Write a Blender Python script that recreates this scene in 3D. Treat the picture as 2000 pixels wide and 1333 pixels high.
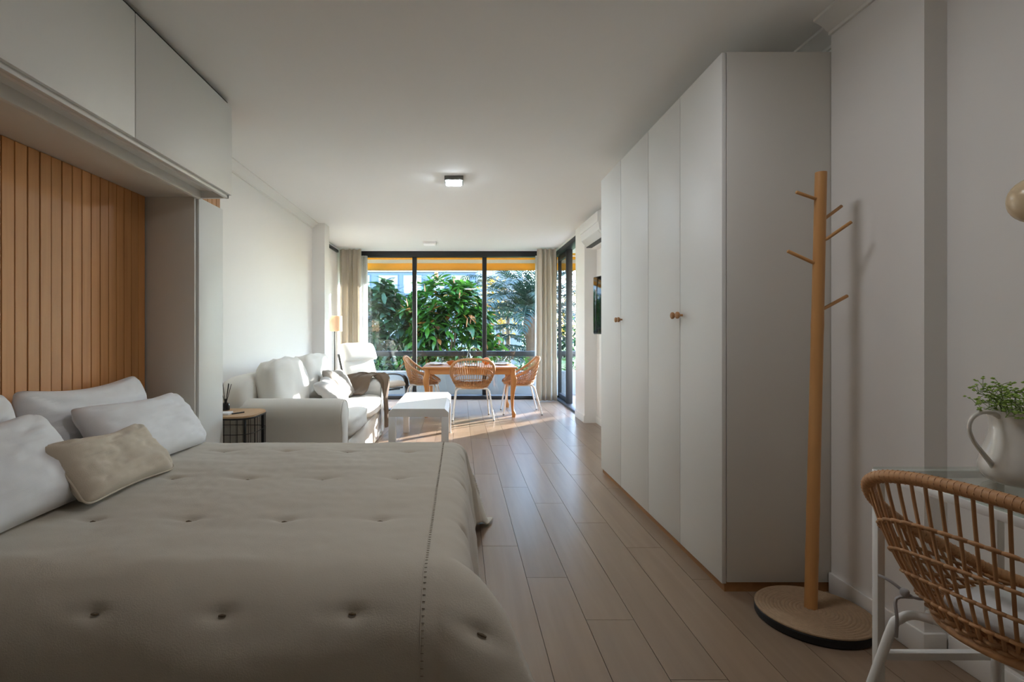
import bpy, bmesh, math, random
from mathutils import Vector, Matrix, noise as mnoise
R = math.radians
PI = math.pi
random.seed(7)
scn = bpy.context.scene
COL = scn.collection
for _o in list(bpy.data.objects):
    bpy.data.objects.remove(_o)

# ------------------------------------------------------------------ camera, sky, sun, exposure
CAM_H = 1.138
F_PX = 1050.0
cam_d = bpy.data.cameras.new('camera')
cam = bpy.data.objects.new('camera', cam_d)
COL.objects.link(cam)
cam.location = (0, 0, CAM_H)
cam.rotation_euler = (R(90), 0, 0)
cam_d.sensor_width = 36.0
cam_d.lens = 36.0 * F_PX / 2000.0
cam_d.shift_x = (1000 - 898) / 2000.0
cam_d.shift_y = -(666.5 - 648) / 2000.0
cam_d.clip_start = 0.05
cam_d.clip_end = 300
scn.camera = cam

SUN_EL, SUN_AZ = 13.0, 46.0          # azimuth measured from +Y towards +X
world = bpy.data.worlds.new('sky')
scn.world = world
world.use_nodes = True
wn = world.node_tree
wn.nodes.clear()
w_out = wn.nodes.new('ShaderNodeOutputWorld')
w_bg = wn.nodes.new('ShaderNodeBackground')
w_sky = wn.nodes.new('ShaderNodeTexSky')
w_sky.sky_type = 'NISHITA'
w_sky.sun_disc = False
w_sky.sun_elevation = R(38)
w_sky.sun_rotation = R(SUN_AZ)
w_sky.air_density = 1.0
w_sky.dust_density = 0.4
w_sky.ozone_density = 2.2
w_bg.inputs['Strength'].default_value = 1.9
wn.links.new(w_sky.outputs[0], w_bg.inputs[0])
wn.links.new(w_bg.outputs[0], w_out.inputs[0])

sun_d = bpy.data.lights.new('sun', 'SUN')
sun_d.energy = 15.0
sun_d.angle = R(0.6)
sun_d.color = (1.0, 0.965, 0.92)
sun = bpy.data.objects.new('sun', sun_d)
COL.objects.link(sun)
_sv = Vector((math.sin(R(SUN_AZ)) * math.cos(R(SUN_EL)), math.cos(R(SUN_AZ)) * math.cos(R(SUN_EL)), math.sin(R(SUN_EL))))
sun.rotation_euler = _sv.to_track_quat('Z', 'Y').to_euler()
sun.location = _sv * 40

vs = scn.view_settings
vs.view_transform = 'Standard'
vs.look = 'None'
vs.gamma = 1.0
vs.use_curve_mapping = False
vs.exposure = 1.18
scn.display_settings.display_device = 'sRGB'
cy = scn.cycles
cy.max_bounces = 14
cy.diffuse_bounces = 9
cy.glossy_bounces = 4
cy.transmission_bounces = 8
cy.transparent_max_bounces = 12
cy.sample_clamp_indirect = 6.0
cy.caustics_reflective = False
cy.caustics_refractive = False
cy.use_denoising = True

# ------------------------------------------------------------------ materials
def srgb(r, g, b):
    def c(v):
        v /= 255.0
        return v / 12.92 if v <= 0.04045 else ((v + 0.055) / 1.055) ** 2.4
    return (c(r), c(g), c(b), 1.0)

def new_mat(name):
    m = bpy.data.materials.new(name)
    m.use_nodes = True
    nt = m.node_tree
    nt.nodes.clear()
    out = nt.nodes.new('ShaderNodeOutputMaterial')
    b = nt.nodes.new('ShaderNodeBsdfPrincipled')
    nt.links.new(b.outputs[0], out.inputs[0])
    return m, nt, b, out

def mixcol(nt, a, b, fac):
    n = nt.nodes.new('ShaderNodeMix')
    n.data_type = 'RGBA'
    n.inputs[6].default_value = a
    n.inputs[7].default_value = b
    if hasattr(fac, 'links') or hasattr(fac, 'is_linked'):
        nt.links.new(fac, n.inputs[0])
    else:
        n.inputs[0].default_value = fac
    return n

def tex_noise(nt, scale, detail=3, vec=None, stretch=None, coord='Object'):
    tc = nt.nodes.new('ShaderNodeTexCoord')
    src = tc.outputs[coord]
    if stretch:
        mp = nt.nodes.new('ShaderNodeMapping')
        mp.inputs['Scale'].default_value = stretch
        nt.links.new(src, mp.inputs[0])
        src = mp.outputs[0]
    n = nt.nodes.new('ShaderNodeTexNoise')
    n.inputs['Scale'].default_value = scale
    n.inputs['Detail'].default_value = detail
    nt.links.new(src, n.inputs['Vector'])
    return n

def bump(nt, b, height, strength=0.1, dist=0.01):
    bm = nt.nodes.new('ShaderNodeBump')
    bm.inputs['Strength'].default_value = strength
    bm.inputs['Distance'].default_value = dist
    nt.links.new(height, bm.inputs['Height'])
    nt.links.new(bm.outputs[0], b.inputs['Normal'])

def simple(name, col, rough=0.5, var=0.06, scale=8.0, bump_s=0.05, bump_scale=None, metal=0.0, spec=0.5, stretch=None, coat=0.0):
    m, nt, b, out = new_mat(name)
    n = tex_noise(nt, scale, 3, stretch=stretch)
    d = tuple(c * (1 - var) for c in col[:3]) + (1,)
    l = tuple(min(1, c * (1 + var)) for c in col[:3]) + (1,)
    mx = mixcol(nt, d, l, n.outputs['Fac'])
    nt.links.new(mx.outputs[2], b.inputs['Base Color'])
    b.inputs['Roughness'].default_value = rough
    b.inputs['Metallic'].default_value = metal
    b.inputs['Specular IOR Level'].default_value = spec
    b.inputs['Coat Weight'].default_value = coat
    if bump_s > 0:
        n2 = tex_noise(nt, bump_scale or scale * 6, 2, stretch=stretch)
        bump(nt, b, n2.outputs['Fac'], bump_s, 0.004)
    return m

def fabric(name, col, scale=420.0, rough=0.9, var=0.05, sheen=0.2, bump_s=0.25):
    m, nt, b, out = new_mat(name)
    n = tex_noise(nt, 5.0, 4)
    d = tuple(c * (1 - var) for c in col[:3]) + (1,)
    l = tuple(min(1, c * (1 + var)) for c in col[:3]) + (1,)
    mx = mixcol(nt, d, l, n.outputs['Fac'])
    nt.links.new(mx.outputs[2], b.inputs['Base Color'])
    b.inputs['Roughness'].default_value = rough
    b.inputs['Specular IOR Level'].default_value = 0.15
    b.inputs['Sheen Weight'].default_value = sheen
    n2 = tex_noise(nt, scale, 2)
    bump(nt, b, n2.outputs['Fac'], bump_s, 0.002)
    return m

def wood(name, c1, c2, scale=3.0, axis=2, rough=0.45, bump_s=0.06, rnd=0.25, spec=0.4, c3=None):
    """grain stretched along one axis, every piece a little different in tone"""
    m, nt, b, out = new_mat(name)
    st = [26.0, 26.0, 26.0]
    st[axis] = 1.6
    oi = nt.nodes.new('ShaderNodeObjectInfo')
    tc = nt.nodes.new('ShaderNodeTexCoord')
    sc = nt.nodes.new('ShaderNodeVectorMath'); sc.operation = 'SCALE'
    cx = nt.nodes.new('ShaderNodeCombineXYZ')
    for i in range(3):
        nt.links.new(oi.outputs['Random'], cx.inputs[i])
    nt.links.new(cx.outputs[0], sc.inputs[0]); sc.inputs['Scale'].default_value = 37.0
    ad = nt.nodes.new('ShaderNodeVectorMath'); ad.operation = 'ADD'
    nt.links.new(tc.outputs['Object'], ad.inputs[0]); nt.links.new(sc.outputs[0], ad.inputs[1])
    mp = nt.nodes.new('ShaderNodeMapping'); mp.inputs['Scale'].default_value = st
    nt.links.new(ad.outputs[0], mp.inputs[0])
    n = nt.nodes.new('ShaderNodeTexNoise'); n.inputs['Scale'].default_value = scale * 0.4
    n.inputs['Detail'].default_value = 5; n.inputs['Distortion'].default_value = 0.6
    nt.links.new(mp.outputs[0], n.inputs['Vector'])
    mx = mixcol(nt, c1, c2, n.outputs['Fac'])
    hs = nt.nodes.new('ShaderNodeHueSaturation')
    mr = nt.nodes.new('ShaderNodeMapRange')
    mr.inputs['To Min'].default_value = 1 - rnd; mr.inputs['To Max'].default_value = 1 + rnd
    nt.links.new(oi.outputs['Random'], mr.inputs['Value'])
    nt.links.new(mr.outputs[0], hs.inputs['Value'])
    nt.links.new(mx.outputs[2], hs.inputs['Color'])
    nt.links.new(hs.outputs[0], b.inputs['Base Color'])
    b.inputs['Roughness'].default_value = rough
    b.inputs['Specular IOR Level'].default_value = spec
    bump(nt, b, n.outputs['Fac'], bump_s, 0.003)
    return m

def glass_mat(name, tint=(1, 1, 1, 1), ior=1.5, rough=0.0):
    """thin clear pane: transparent with a Fresnel reflection"""
    m, nt, b, out = new_mat(name)
    nt.nodes.remove(b)
    tr = nt.nodes.new('ShaderNodeBsdfTransparent'); tr.inputs[0].default_value = tint
    gl = nt.nodes.new('ShaderNodeBsdfGlossy'); gl.inputs['Roughness'].default_value = rough
    fr = nt.nodes.new('ShaderNodeFresnel')
    ge = nt.nodes.new('ShaderNodeNewGeometry')                     # same reflectance from both faces of the thin pane
    mr = nt.nodes.new('ShaderNodeMapRange')
    mr.inputs['To Min'].default_value = ior; mr.inputs['To Max'].default_value = 1.0 / ior
    nt.links.new(ge.outputs['Backfacing'], mr.inputs['Value']); nt.links.new(mr.outputs[0], fr.inputs['IOR'])
    mx = nt.nodes.new('ShaderNodeMixShader')
    nt.links.new(fr.outputs[0], mx.inputs[0]); nt.links.new(tr.outputs[0], mx.inputs[1]); nt.links.new(gl.outputs[0], mx.inputs[2])
    nt.links.new(mx.outputs[0], out.inputs[0])
    return m

def leaf_mat(name, c1, c2, c3=None, trans=0.45, rough=0.4):
    m, nt, b, out = new_mat(name)
    oi = nt.nodes.new('ShaderNodeObjectInfo'); ge = nt.nodes.new('ShaderNodeNewGeometry')
    ad = nt.nodes.new('ShaderNodeMath'); ad.operation = 'ADD'
    nt.links.new(oi.outputs['Random'], ad.inputs[0]); nt.links.new(ge.outputs['Random Per Island'], ad.inputs[1])
    fr = nt.nodes.new('ShaderNodeMath'); fr.operation = 'FRACT'
    nt.links.new(ad.outputs[0], fr.inputs[0])
    cr = nt.nodes.new('ShaderNodeValToRGB')
    cr.color_ramp.elements[0].color = c1; cr.color_ramp.elements[1].color = c2
    cr.color_ramp.elements[1].position = 0.93 if c3 else 1.0
    if c3:
        e = cr.color_ramp.elements.new(0.95); e.color = c3
    nt.links.new(fr.outputs[0], cr.inputs[0])
    nt.links.new(cr.outputs[0], b.inputs['Base Color'])
    b.inputs['Roughness'].default_value = rough
    tl = nt.nodes.new('ShaderNodeBsdfTranslucent')
    nt.links.new(cr.outputs[0], tl.inputs[0])
    mx = nt.nodes.new('ShaderNodeMixShader'); mx.inputs[0].default_value = trans
    nt.links.new(b.outputs[0], mx.inputs[1]); nt.links.new(tl.outputs[0], mx.inputs[2])
    nt.links.new(mx.outputs[0], out.inputs[0])
    return m

def cloth_translucent(name, col, trans=0.35, transp=0.0):
    m, nt, b, out = new_mat(name)
    n = tex_noise(nt, 40, 2, stretch=(1, 1, 0.5))
    d = tuple(c * 0.93 for c in col[:3]) + (1,)
    mx = mixcol(nt, d, col, n.outputs['Fac'])
    nt.links.new(mx.outputs[2], b.inputs['Base Color'])
    b.inputs['Roughness'].default_value = 0.95
    b.inputs['Specular IOR Level'].default_value = 0.1
    tl = nt.nodes.new('ShaderNodeBsdfTranslucent'); nt.links.new(mx.outputs[2], tl.inputs[0])
    ms = nt.nodes.new('ShaderNodeMixShader'); ms.inputs[0].default_value = trans
    nt.links.new(b.outputs[0], ms.inputs[1]); nt.links.new(tl.outputs[0], ms.inputs[2])
    last = ms
    if transp > 0:
        tp = nt.nodes.new('ShaderNodeBsdfTransparent')
        m2 = nt.nodes.new('ShaderNodeMixShader'); m2.inputs[0].default_value = transp
        nt.links.new(ms.outputs[0], m2.inputs[1]); nt.links.new(tp.outputs[0], m2.inputs[2])
        last = m2
    nt.links.new(last.outputs[0], out.inputs[0])
    return m

def emit_mat(name, col, strength):
    m, nt, b, out = new_mat(name)
    b.inputs['Base Color'].default_value = (0.8, 0.8, 0.8, 1)
    b.inputs['Emission Color'].default_value = col
    b.inputs['Emission Strength'].default_value = strength
    n = tex_noise(nt, 20, 1)
    bump(nt, b, n.outputs['Fac'], 0.01, 0.001)
    return m

M = {}
M['wall'] = simple('wall_paint', srgb(236, 234, 231), 0.7, 0.012, 3, 0.03, 160)
M['ceiling'] = simple('ceiling_paint', srgb(238, 237, 235), 0.8, 0.012, 2, 0.03, 120)
M['trim'] = simple('trim_paint', srgb(232, 230, 226), 0.45, 0.01, 4, 0.01)
M['lacquer'] = simple('white_lacquer', srgb(222, 222, 219), 0.5, 0.008, 3, 0.008, 90)
M['lacquer_warm'] = simple('white_melamine', srgb(214, 211, 204), 0.45, 0.01, 3, 0.01, 90)
M['plank'] = wood('oak_plank', srgb(126, 105, 87), srgb(154, 133, 112), 2.2, 1, 0.30, 0.03, 0.08, 0.5)
M['subfloor'] = simple('subfloor', srgb(78, 62, 50), 0.9, 0.1, 10, 0.1)
M['slat'] = wood('oak_slat', srgb(168, 112, 62), srgb(206, 152, 98), 2.4, 2, 0.5, 0.05, 0.13, 0.3)
M['slat_back'] = simple('slat_backing', srgb(70, 45, 25), 0.9, 0.1, 10, 0.05)
M['plinth'] = wood('plinth_wood', srgb(140, 96, 56), srgb(176, 130, 84), 2.4, 1, 0.5, 0.05, 0.1)
M['bamboo'] = wood('bamboo', srgb(186, 132, 78), srgb(214, 164, 106), 2.0, 2, 0.4, 0.04, 0.08, 0.4)
M['knob'] = wood('knob_wood', srgb(150, 104, 66), srgb(190, 142, 96), 4.0, 2, 0.45, 0.05, 0.1)
M['table_wood'] = wood('honey_wood', srgb(186, 120, 62), srgb(214, 150, 88), 2.4, 2, 0.4, 0.04, 0.08, 0.45)
M['top_wood'] = wood('honey_top', srgb(186, 124, 68), srgb(216, 156, 96), 2.4, 0, 0.35, 0.03, 0.05, 0.45)
M['oak_top'] = wood('oak_top', srgb(182, 146, 108), srgb(208, 174, 136), 2.4, 1, 0.45, 0.03, 0.05)
M['rattan'] = wood('rattan', srgb(164, 116, 76), srgb(202, 158, 114), 5.0, 2, 0.5, 0.15, 0.14, 0.35)
M['white_metal'] = simple('white_metal', srgb(232, 231, 228), 0.35, 0.01, 8, 0.01)
M['black_metal'] = simple('black_metal', srgb(24, 24, 25), 0.45, 0.05, 12, 0.02)
M['dark_frame'] = simple('anthracite_frame', srgb(26, 26, 29), 0.45, 0.04, 12, 0.02)
M['black_wood'] = simple('black_brown_wood', srgb(40, 38, 38), 0.4, 0.08, 14, 0.03)
M['glass'] = glass_mat('window_glass', (0.93, 0.965, 0.96, 1))
M['desk_glass'] = glass_mat('desk_glass', (0.93, 0.97, 0.95, 1), 1.5)
M['clear_glass'] = glass_mat('clear_glass', (0.84, 0.87, 0.89, 1), 1.6)
M['linen'] = fabric('linen_cover', srgb(190, 182, 168), 260, 0.95, 0.04, 0.25, 0.3)
M['linen_pillow'] = fabric('linen_pillow', srgb(198, 186, 168), 300, 0.95, 0.04, 0.25, 0.3)
M['tuft'] = fabric('tuft_thread', srgb(112, 98, 80), 500)
M['cotton'] = fabric('white_cotton', srgb(226, 226, 228), 380, 0.9, 0.02, 0.2, 0.15)
M['sofa'] = fabric('sofa_cover', srgb(222, 220, 214), 300, 0.95, 0.02, 0.25, 0.2)
M['white_cushion'] = fabric('armchair_cover', srgb(232, 229, 222), 300, 0.95, 0.02, 0.2, 0.2)
M['grey_cushion'] = fabric('grey_cushion', srgb(186, 184, 182), 300, 0.95, 0.03, 0.2, 0.2)
M['taupe_cushion'] = fabric('taupe_cushion', srgb(150, 144, 136), 300, 0.95, 0.03, 0.2, 0.2)
M['throw'] = fabric('brown_throw', srgb(104, 88, 74), 200, 0.95, 0.10, 0.3, 0.4)
M['curtain'] = cloth_translucent('curtain_linen', srgb(218, 210, 197), 0.3)
M['sheer'] = cloth_translucent('sheer_voile', srgb(240, 240, 240), 0.45, 0.35)
M['shade'] = cloth_translucent('lamp_shade', srgb(240, 216, 188), 0.4)
M['ceramic'] = simple('white_ceramic', srgb(226, 222, 214), 0.14, 0.01, 4, 0.004, coat=0.3)
M['plastic'] = simple('white_plastic', srgb(232, 232, 232), 0.28, 0.008, 6, 0.005)
M['grey_plastic'] = simple('grey_plastic', srgb(120, 120, 118), 0.5, 0.02, 6, 0.005)
M['screen'] = simple('black_screen', srgb(12, 13, 14), 0.06, 0.02, 4, 0.0, spec=0.6)
M['jute'] = simple('jute_coil', srgb(166, 140, 112), 0.95, 0.22, 60, 0.5, 260)
M['rubber'] = simple('black_rubber', srgb(18, 18, 19), 0.6, 0.05, 20, 0.05)
M['orange'] = simple('orange_peel', srgb(236, 128, 36), 0.4, 0.06, 18, 0.25, 160)
M['lemon'] = simple('lemon_peel', srgb(232, 210, 96), 0.4, 0.06, 18, 0.2, 160)
M['bread'] = simple('bread_crust', srgb(178, 104, 52), 0.7, 0.18, 14, 0.4, 60)
M['napkin'] = fabric('napkin', srgb(214, 214, 222), 400)
M['sprig'] = leaf_mat('sprig_green', srgb(150, 186, 84), srgb(200, 224, 130), None, 0.3)
M['stem'] = simple('stem_green', srgb(116, 138, 70), 0.6, 0.1, 20, 0.05)
M['globe'] = simple('globe_glass', srgb(214, 192, 158), 0.25, 0.06, 6, 0.01)
M['brass'] = simple('brass', srgb(176, 140, 82), 0.35, 0.05, 10, 0.01, metal=0.9)
M['tie'] = fabric('cushion_tie', srgb(170, 166, 166), 500)
M['amber_black'] = simple('dark_bottle', srgb(16, 14, 14), 0.12, 0.02, 6, 0.0)
M['reed'] = simple('black_reed', srgb(30, 28, 26), 0.8, 0.1, 30, 0.05)
M['paper'] = simple('white_paper', srgb(222, 224, 226), 0.7, 0.02, 10, 0.01)
M['lamp_on'] = emit_mat('lamp_diffuser', (0.82, 0.92, 1.0, 1), 130.0)
M['lamp_fill'] = emit_mat('fill_lamp_diffuser', (0.96, 0.97, 1.0, 1), 10.0)  # glow of the added fill lamp over the bed
M['lamp_faint'] = emit_mat('lamp_diffuser_faint', (1.0, 0.97, 0.95, 1), 0.1)
# outdoors
M['render_white'] = simple('white_render', srgb(160, 160, 163), 0.9, 0.03, 4, 0.1, 40)
M['house_wall'] = simple('house_wall', srgb(126, 128, 134), 0.9, 0.03, 4, 0.1, 40)
M['blue_frame'] = simple('blue_frame', srgb(56, 76, 108), 0.5, 0.03, 6, 0.02)
M['blind'] = simple('roller_blind', srgb(134, 126, 104), 0.7, 0.04, 30, 0.05)
M['far_glass'] = simple('far_window_glass', srgb(46, 66, 98), 0.1, 0.05, 3, 0.0, spec=0.7)
M['terrace'] = simple('terrace_tile', srgb(176, 160, 142), 0.7, 0.06, 5, 0.05)
M['lawn'] = simple('lawn', srgb(84, 110, 52), 0.95, 0.3, 30, 0.5, 200)
M['bark'] = simple('bark', srgb(110, 88, 70), 0.95, 0.25, 18, 0.6, 50)
M['palm_bark'] = simple('palm_bark', srgb(112, 80, 62), 0.95, 0.3, 24, 0.7, 60)
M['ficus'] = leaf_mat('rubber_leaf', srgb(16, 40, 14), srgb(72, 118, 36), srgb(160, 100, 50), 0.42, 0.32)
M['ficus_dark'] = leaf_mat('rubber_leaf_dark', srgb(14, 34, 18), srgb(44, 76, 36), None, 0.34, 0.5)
M['sheath'] = leaf_mat('red_sheath', srgb(206, 120, 84), srgb(224, 164, 120), None, 0.4)
M['palm'] = leaf_mat('palm_leaf', srgb(16, 36, 30), srgb(46, 72, 54), None, 0.3, 0.35)
M['conifer'] = leaf_mat('conifer_needles', srgb(18, 36, 28), srgb(40, 62, 44), None, 0.2, 0.6)
M['yellow_leaf'] = leaf_mat('autumn_leaf', srgb(150, 116, 44), srgb(186, 150, 74), None, 0.5, 0.5)
M['hedge'] = leaf_mat('hedge_leaf', srgb(26, 52, 22), srgb(72, 106, 46), srgb(170, 176, 150), 0.4, 0.4)  # a few leaves at random get a pale tone

def awning_mat():
    m, nt, b, out = new_mat('awning_stripes')
    tc = nt.nodes.new('ShaderNodeTexCoord'); sx = nt.nodes.new('ShaderNodeSeparateXYZ')
    nt.links.new(tc.outputs['Object'], sx.inputs[0])
    mr = nt.nodes.new('ShaderNodeMapRange')
    mr.inputs['From Min'].default_value = -0.26; mr.inputs['From Max'].default_value = 0.0
    nt.links.new(sx.outputs['Z'], mr.inputs['Value'])
    cr = nt.nodes.new('ShaderNodeValToRGB'); cr.color_ramp.interpolation = 'CONSTANT'
    y = srgb(186, 146, 58); w = srgb(170, 164, 150)
    cr.color_ramp.elements[0].color = y; cr.color_ramp.elements[0].position = 0
    cr.color_ramp.elements[1].color = w; cr.color_ramp.elements[1].position = 0.52
    e = cr.color_ramp.elements.new(0.78); e.color = y
    nt.links.new(mr.outputs[0], cr.inputs[0])
    nt.links.new(cr.outputs[0], b.inputs['Base Color']); b.inputs['Roughness'].default_value = 0.9
    tl = nt.nodes.new('ShaderNodeBsdfTranslucent'); nt.links.new(cr.outputs[0], tl.inputs[0])
    ms = nt.nodes.new('ShaderNodeMixShader'); ms.inputs[0].default_value = 0.45
    nt.links.new(b.outputs[0], ms.inputs[1]); nt.links.new(tl.outputs[0], ms.inputs[2]); nt.links.new(ms.outputs[0], out.inputs[0])
    return m
M['awning'] = awning_mat()

# ------------------------------------------------------------------ mesh helpers
class MB:
    def __init__(s):
        s.v = []; s.f = []
    def add(s, vs_, fs_):
        o = len(s.v)
        s.v += [Vector(p) for p in vs_]
        s.f += [tuple(i + o for i in f) for f in fs_]
        return s
    def box(s, x0, x1, y0, y1, z0, z1, bev=0.0, seg=2, mat=None):
        if bev <= 0:
            vs_ = [(x0, y0, z0), (x1, y0, z0), (x1, y1, z0), (x0, y1, z0), (x0, y0, z1), (x1, y0, z1), (x1, y1, z1), (x0, y1, z1)]
            fs_ = [(0, 3, 2, 1), (4, 5, 6, 7), (0, 1, 5, 4), (1, 2, 6, 5), (2, 3, 7, 6), (3, 0, 4, 7)]
        else:
            bm = bmesh.new()
            bmesh.ops.create_cube(bm, size=1.0)
            for v in bm.verts:
                v.co = Vector(((v.co.x + .5) * (x1 - x0) + x0, (v.co.y + .5) * (y1 - y0) + y0, (v.co.z + .5) * (z1 - z0) + z0))
            b = min(bev, abs(x1 - x0) * .49, abs(y1 - y0) * .49, abs(z1 - z0) * .49)
            bmesh.ops.bevel(bm, geom=list(bm.edges), offset=b, segments=seg, affect='EDGES', profile=0.5)
            bm.verts.index_update()
            vs_ = [v.co.copy() for v in bm.verts]; fs_ = [tuple(v.index for v in f.verts) for f in bm.faces]
            bm.free()
        if mat is not None:
            vs_ = [mat @ Vector(p) for p in vs_]
        return s.add(vs_, fs_)
    def rings(s, rings, closed=True, cap0=True, cap1=True):
        n = len(rings[0]); vs_ = [p for r in rings for p in r]; fs_ = []
        for i in range(len(rings) - 1):
            for j in range(n if closed else n - 1):
                a = i * n + j; b = i * n + (j + 1) % n
                fs_.append((a, b, b + n, a + n))
        if closed and cap0: fs_.append(tuple(range(n))[::-1])
        if closed and cap1: fs_.append(tuple((len(rings) - 1) * n + j for j in range(n)))
        return s.add(vs_, fs_)
    def tube(s, pts, r, n=8, cap=True, loop=False):
        pts = [Vector(p) for p in pts]
        m = len(pts)
        rr = r if hasattr(r, '__len__') else [r] * m
        tans = []
        for i in range(m):
            if loop: t = pts[(i + 1) % m] - pts[i - 1]
            else: t = pts[min(i + 1, m - 1)] - pts[max(i - 1, 0)]
            tans.append(t.normalized() if t.length > 1e-9 else Vector((0, 0, 1)))
        up = Vector((0, 0, 1)) if abs(tans[0].z) < 0.9 else Vector((1, 0, 0))
        nrm = (up - tans[0] * up.dot(tans[0])).normalized()
        rings = []
        for i in range(m):
            nrm = nrm - tans[i] * nrm.dot(tans[i])
            if nrm.length < 1e-6: nrm = tans[i].orthogonal()
            nrm.normalize()
            bi = tans[i].cross(nrm)
            rings.append([pts[i] + (nrm * math.cos(2 * PI * k / n) + bi * math.sin(2 * PI * k / n)) * rr[i] for k in range(n)])
        if loop:
            rings.append(rings[0])
            return s.rings(rings, True, False, False)
        return s.rings(rings, True, cap, cap)
    def lathe(s, prof, n=24, c=(0, 0, 0), cap0=True, cap1=True):
        c = Vector(c)
        rings = [[c + Vector((r * math.cos(2 * PI * k / n), r * math.sin(2 * PI * k / n), z)) for k in range(n)] for r, z in prof]
        return s.rings(rings, True, cap0, cap1)
    def grid(s, fn, nu, nv):
        vs_ = [fn(i / nu, j / nv) for i in range(nu + 1) for j in range(nv + 1)]
        fs_ = [(i * (nv + 1) + j, (i + 1) * (nv + 1) + j, (i + 1) * (nv + 1) + j + 1, i * (nv + 1) + j + 1) for i in range(nu) for j in range(nv)]
        return s.add(vs_, fs_)
    def soft(s, c, size, n=5.0, k=9, fn=None):
        """rounded, slightly puffed box"""
        c = Vector(c); hx, hy, hz = size[0] / 2, size[1] / 2, size[2] / 2
        idx = {}; vs_ = []; fs_ = []
        def vert(p):
            key = tuple(round(a * 1000) for a in p)
            if key not in idx:
                q = Vector(p)
                l = (abs(q.x) ** n + abs(q.y) ** n + abs(q.z) ** n) ** (1 / n)
                q = q / l
                w = Vector((q.x * hx, q.y * hy, q.z * hz))
                if fn: w = fn(w, q)
                idx[key] = len(vs_); vs_.append(c + w)
            return idx[key]
        for ax in range(3):
            for sg in (-1, 1):
                for i in range(k):
                    for j in range(k):
                        qd = []
                        for (a, b) in ((i, j), (i + 1, j), (i + 1, j + 1), (i, j + 1)):
                            u, v = -1 + 2 * a / k, -1 + 2 * b / k
                            p = [0, 0, 0]; p[ax] = sg; p[(ax + 1) % 3] = u; p[(ax + 2) % 3] = v
                            qd.append(vert(p))
                        fs_.append(tuple(qd) if sg > 0 else tuple(qd[::-1]))
        return s.add(vs_, fs_)
    def xform(s, mat):
        s.v = [mat @ p for p in s.v]
        return s
    def mesh(s, name, mat, smooth=30):
        me = bpy.data.meshes.new(name)
        me.from_pydata([tuple(p) for p in s.v], [], s.f)
        me.update()
        if mat: me.materials.append(mat)
        if smooth:
            for p in me.polygons: p.use_smooth = True
            me.set_sharp_from_angle(angle=R(smooth))
        return me

def link(name, me, parent=None):
    o = bpy.data.objects.new(name, me)
    COL.objects.link(o)
    if parent: o.parent = parent
    return o

def tag(o, label=None, cat=None, group=None, kind=None):
    if label: o['label'] = label
    if cat: o['category'] = cat
    if group: o['group'] = group
    if kind: o['kind'] = kind
    return o

def thing(name, label, cat, loc=(0, 0, 0), rz=0.0, group=None):
    o = bpy.data.objects.new(name, None)
    o.empty_display_size = 0.1
    COL.objects.link(o)
    o.location = loc; o.rotation_euler = (0, 0, rz)
    o['_m'] = 0
    del o['_m']
    return tag(o, label, cat, group)

def base_mat(o):
    m = Matrix.Translation(o.location) @ o.rotation_euler.to_matrix().to_4x4()
    if o.parent: m = base_mat(o.parent) @ m
    return m

def part(name, mb, mat, parent=None, smooth=24, label=None, world=False, local_origin=True):
    """one mesh object; its origin is put at the centre of its base"""
    if world and parent is not None:
        mb.xform(base_mat(parent).inverted())
    o = None
    if local_origin and mb.v:
        lo = Vector((min(p.x for p in mb.v), min(p.y for p in mb.v), min(p.z for p in mb.v)))
        hi = Vector((max(p.x for p in mb.v), max(p.y for p in mb.v), max(p.z for p in mb.v)))
        c = Vector(((lo.x + hi.x) / 2, (lo.y + hi.y) / 2, lo.z))
        mb.v = [p - c for p in mb.v]
        o = link(name, mb.mesh(name, mat, smooth), parent)
        o.location = c
    else:
        o = link(name, mb.mesh(name, mat, smooth), parent)
    if label: o['label'] = label
    return o

def sub(name, mb, mat, par, smooth=24, label=None):
    """child of a part, given in world coordinates"""
    return part(name, mb, mat, par, smooth, label, world=True)

def struct(name, mb, mat, smooth=24, label=None, cat=None):
    o = part(name, mb, mat, None, smooth)
    return tag(o, label, cat, None, 'structure')

def copy_tree(o, parent=None):
    c = o.copy(); COL.objects.link(c); c.parent = parent
    for ch in [x for x in o.children]:
        copy_tree(ch, c)
    return c

def nz(x, y, z=0.0):
    return mnoise.noise(Vector((x, y, z)))

def smooth_path(pts, n=6):
    """Catmull-Rom through the points"""
    P = [Vector(p) for p in pts]; out = []
    for i in range(len(P) - 1):
        p0 = P[max(i - 1, 0)]; p1 = P[i]; p2 = P[i + 1]; p3 = P[min(i + 2, len(P) - 1)]
        for k in range(n):
            t = k / n
            out.append(0.5 * ((2 * p1) + (p2 - p0) * t + (2 * p0 - 5 * p1 + 4 * p2 - p3) * t * t + (3 * p1 - p0 - 3 * p2 + p3) * t ** 3))
    out.append(P[-1])
    return out

# ------------------------------------------------------------------ room shell
CEIL = 2.50
XL, XR = -1.85, 1.70
YB = 9.19
YR = -1.6
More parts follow.
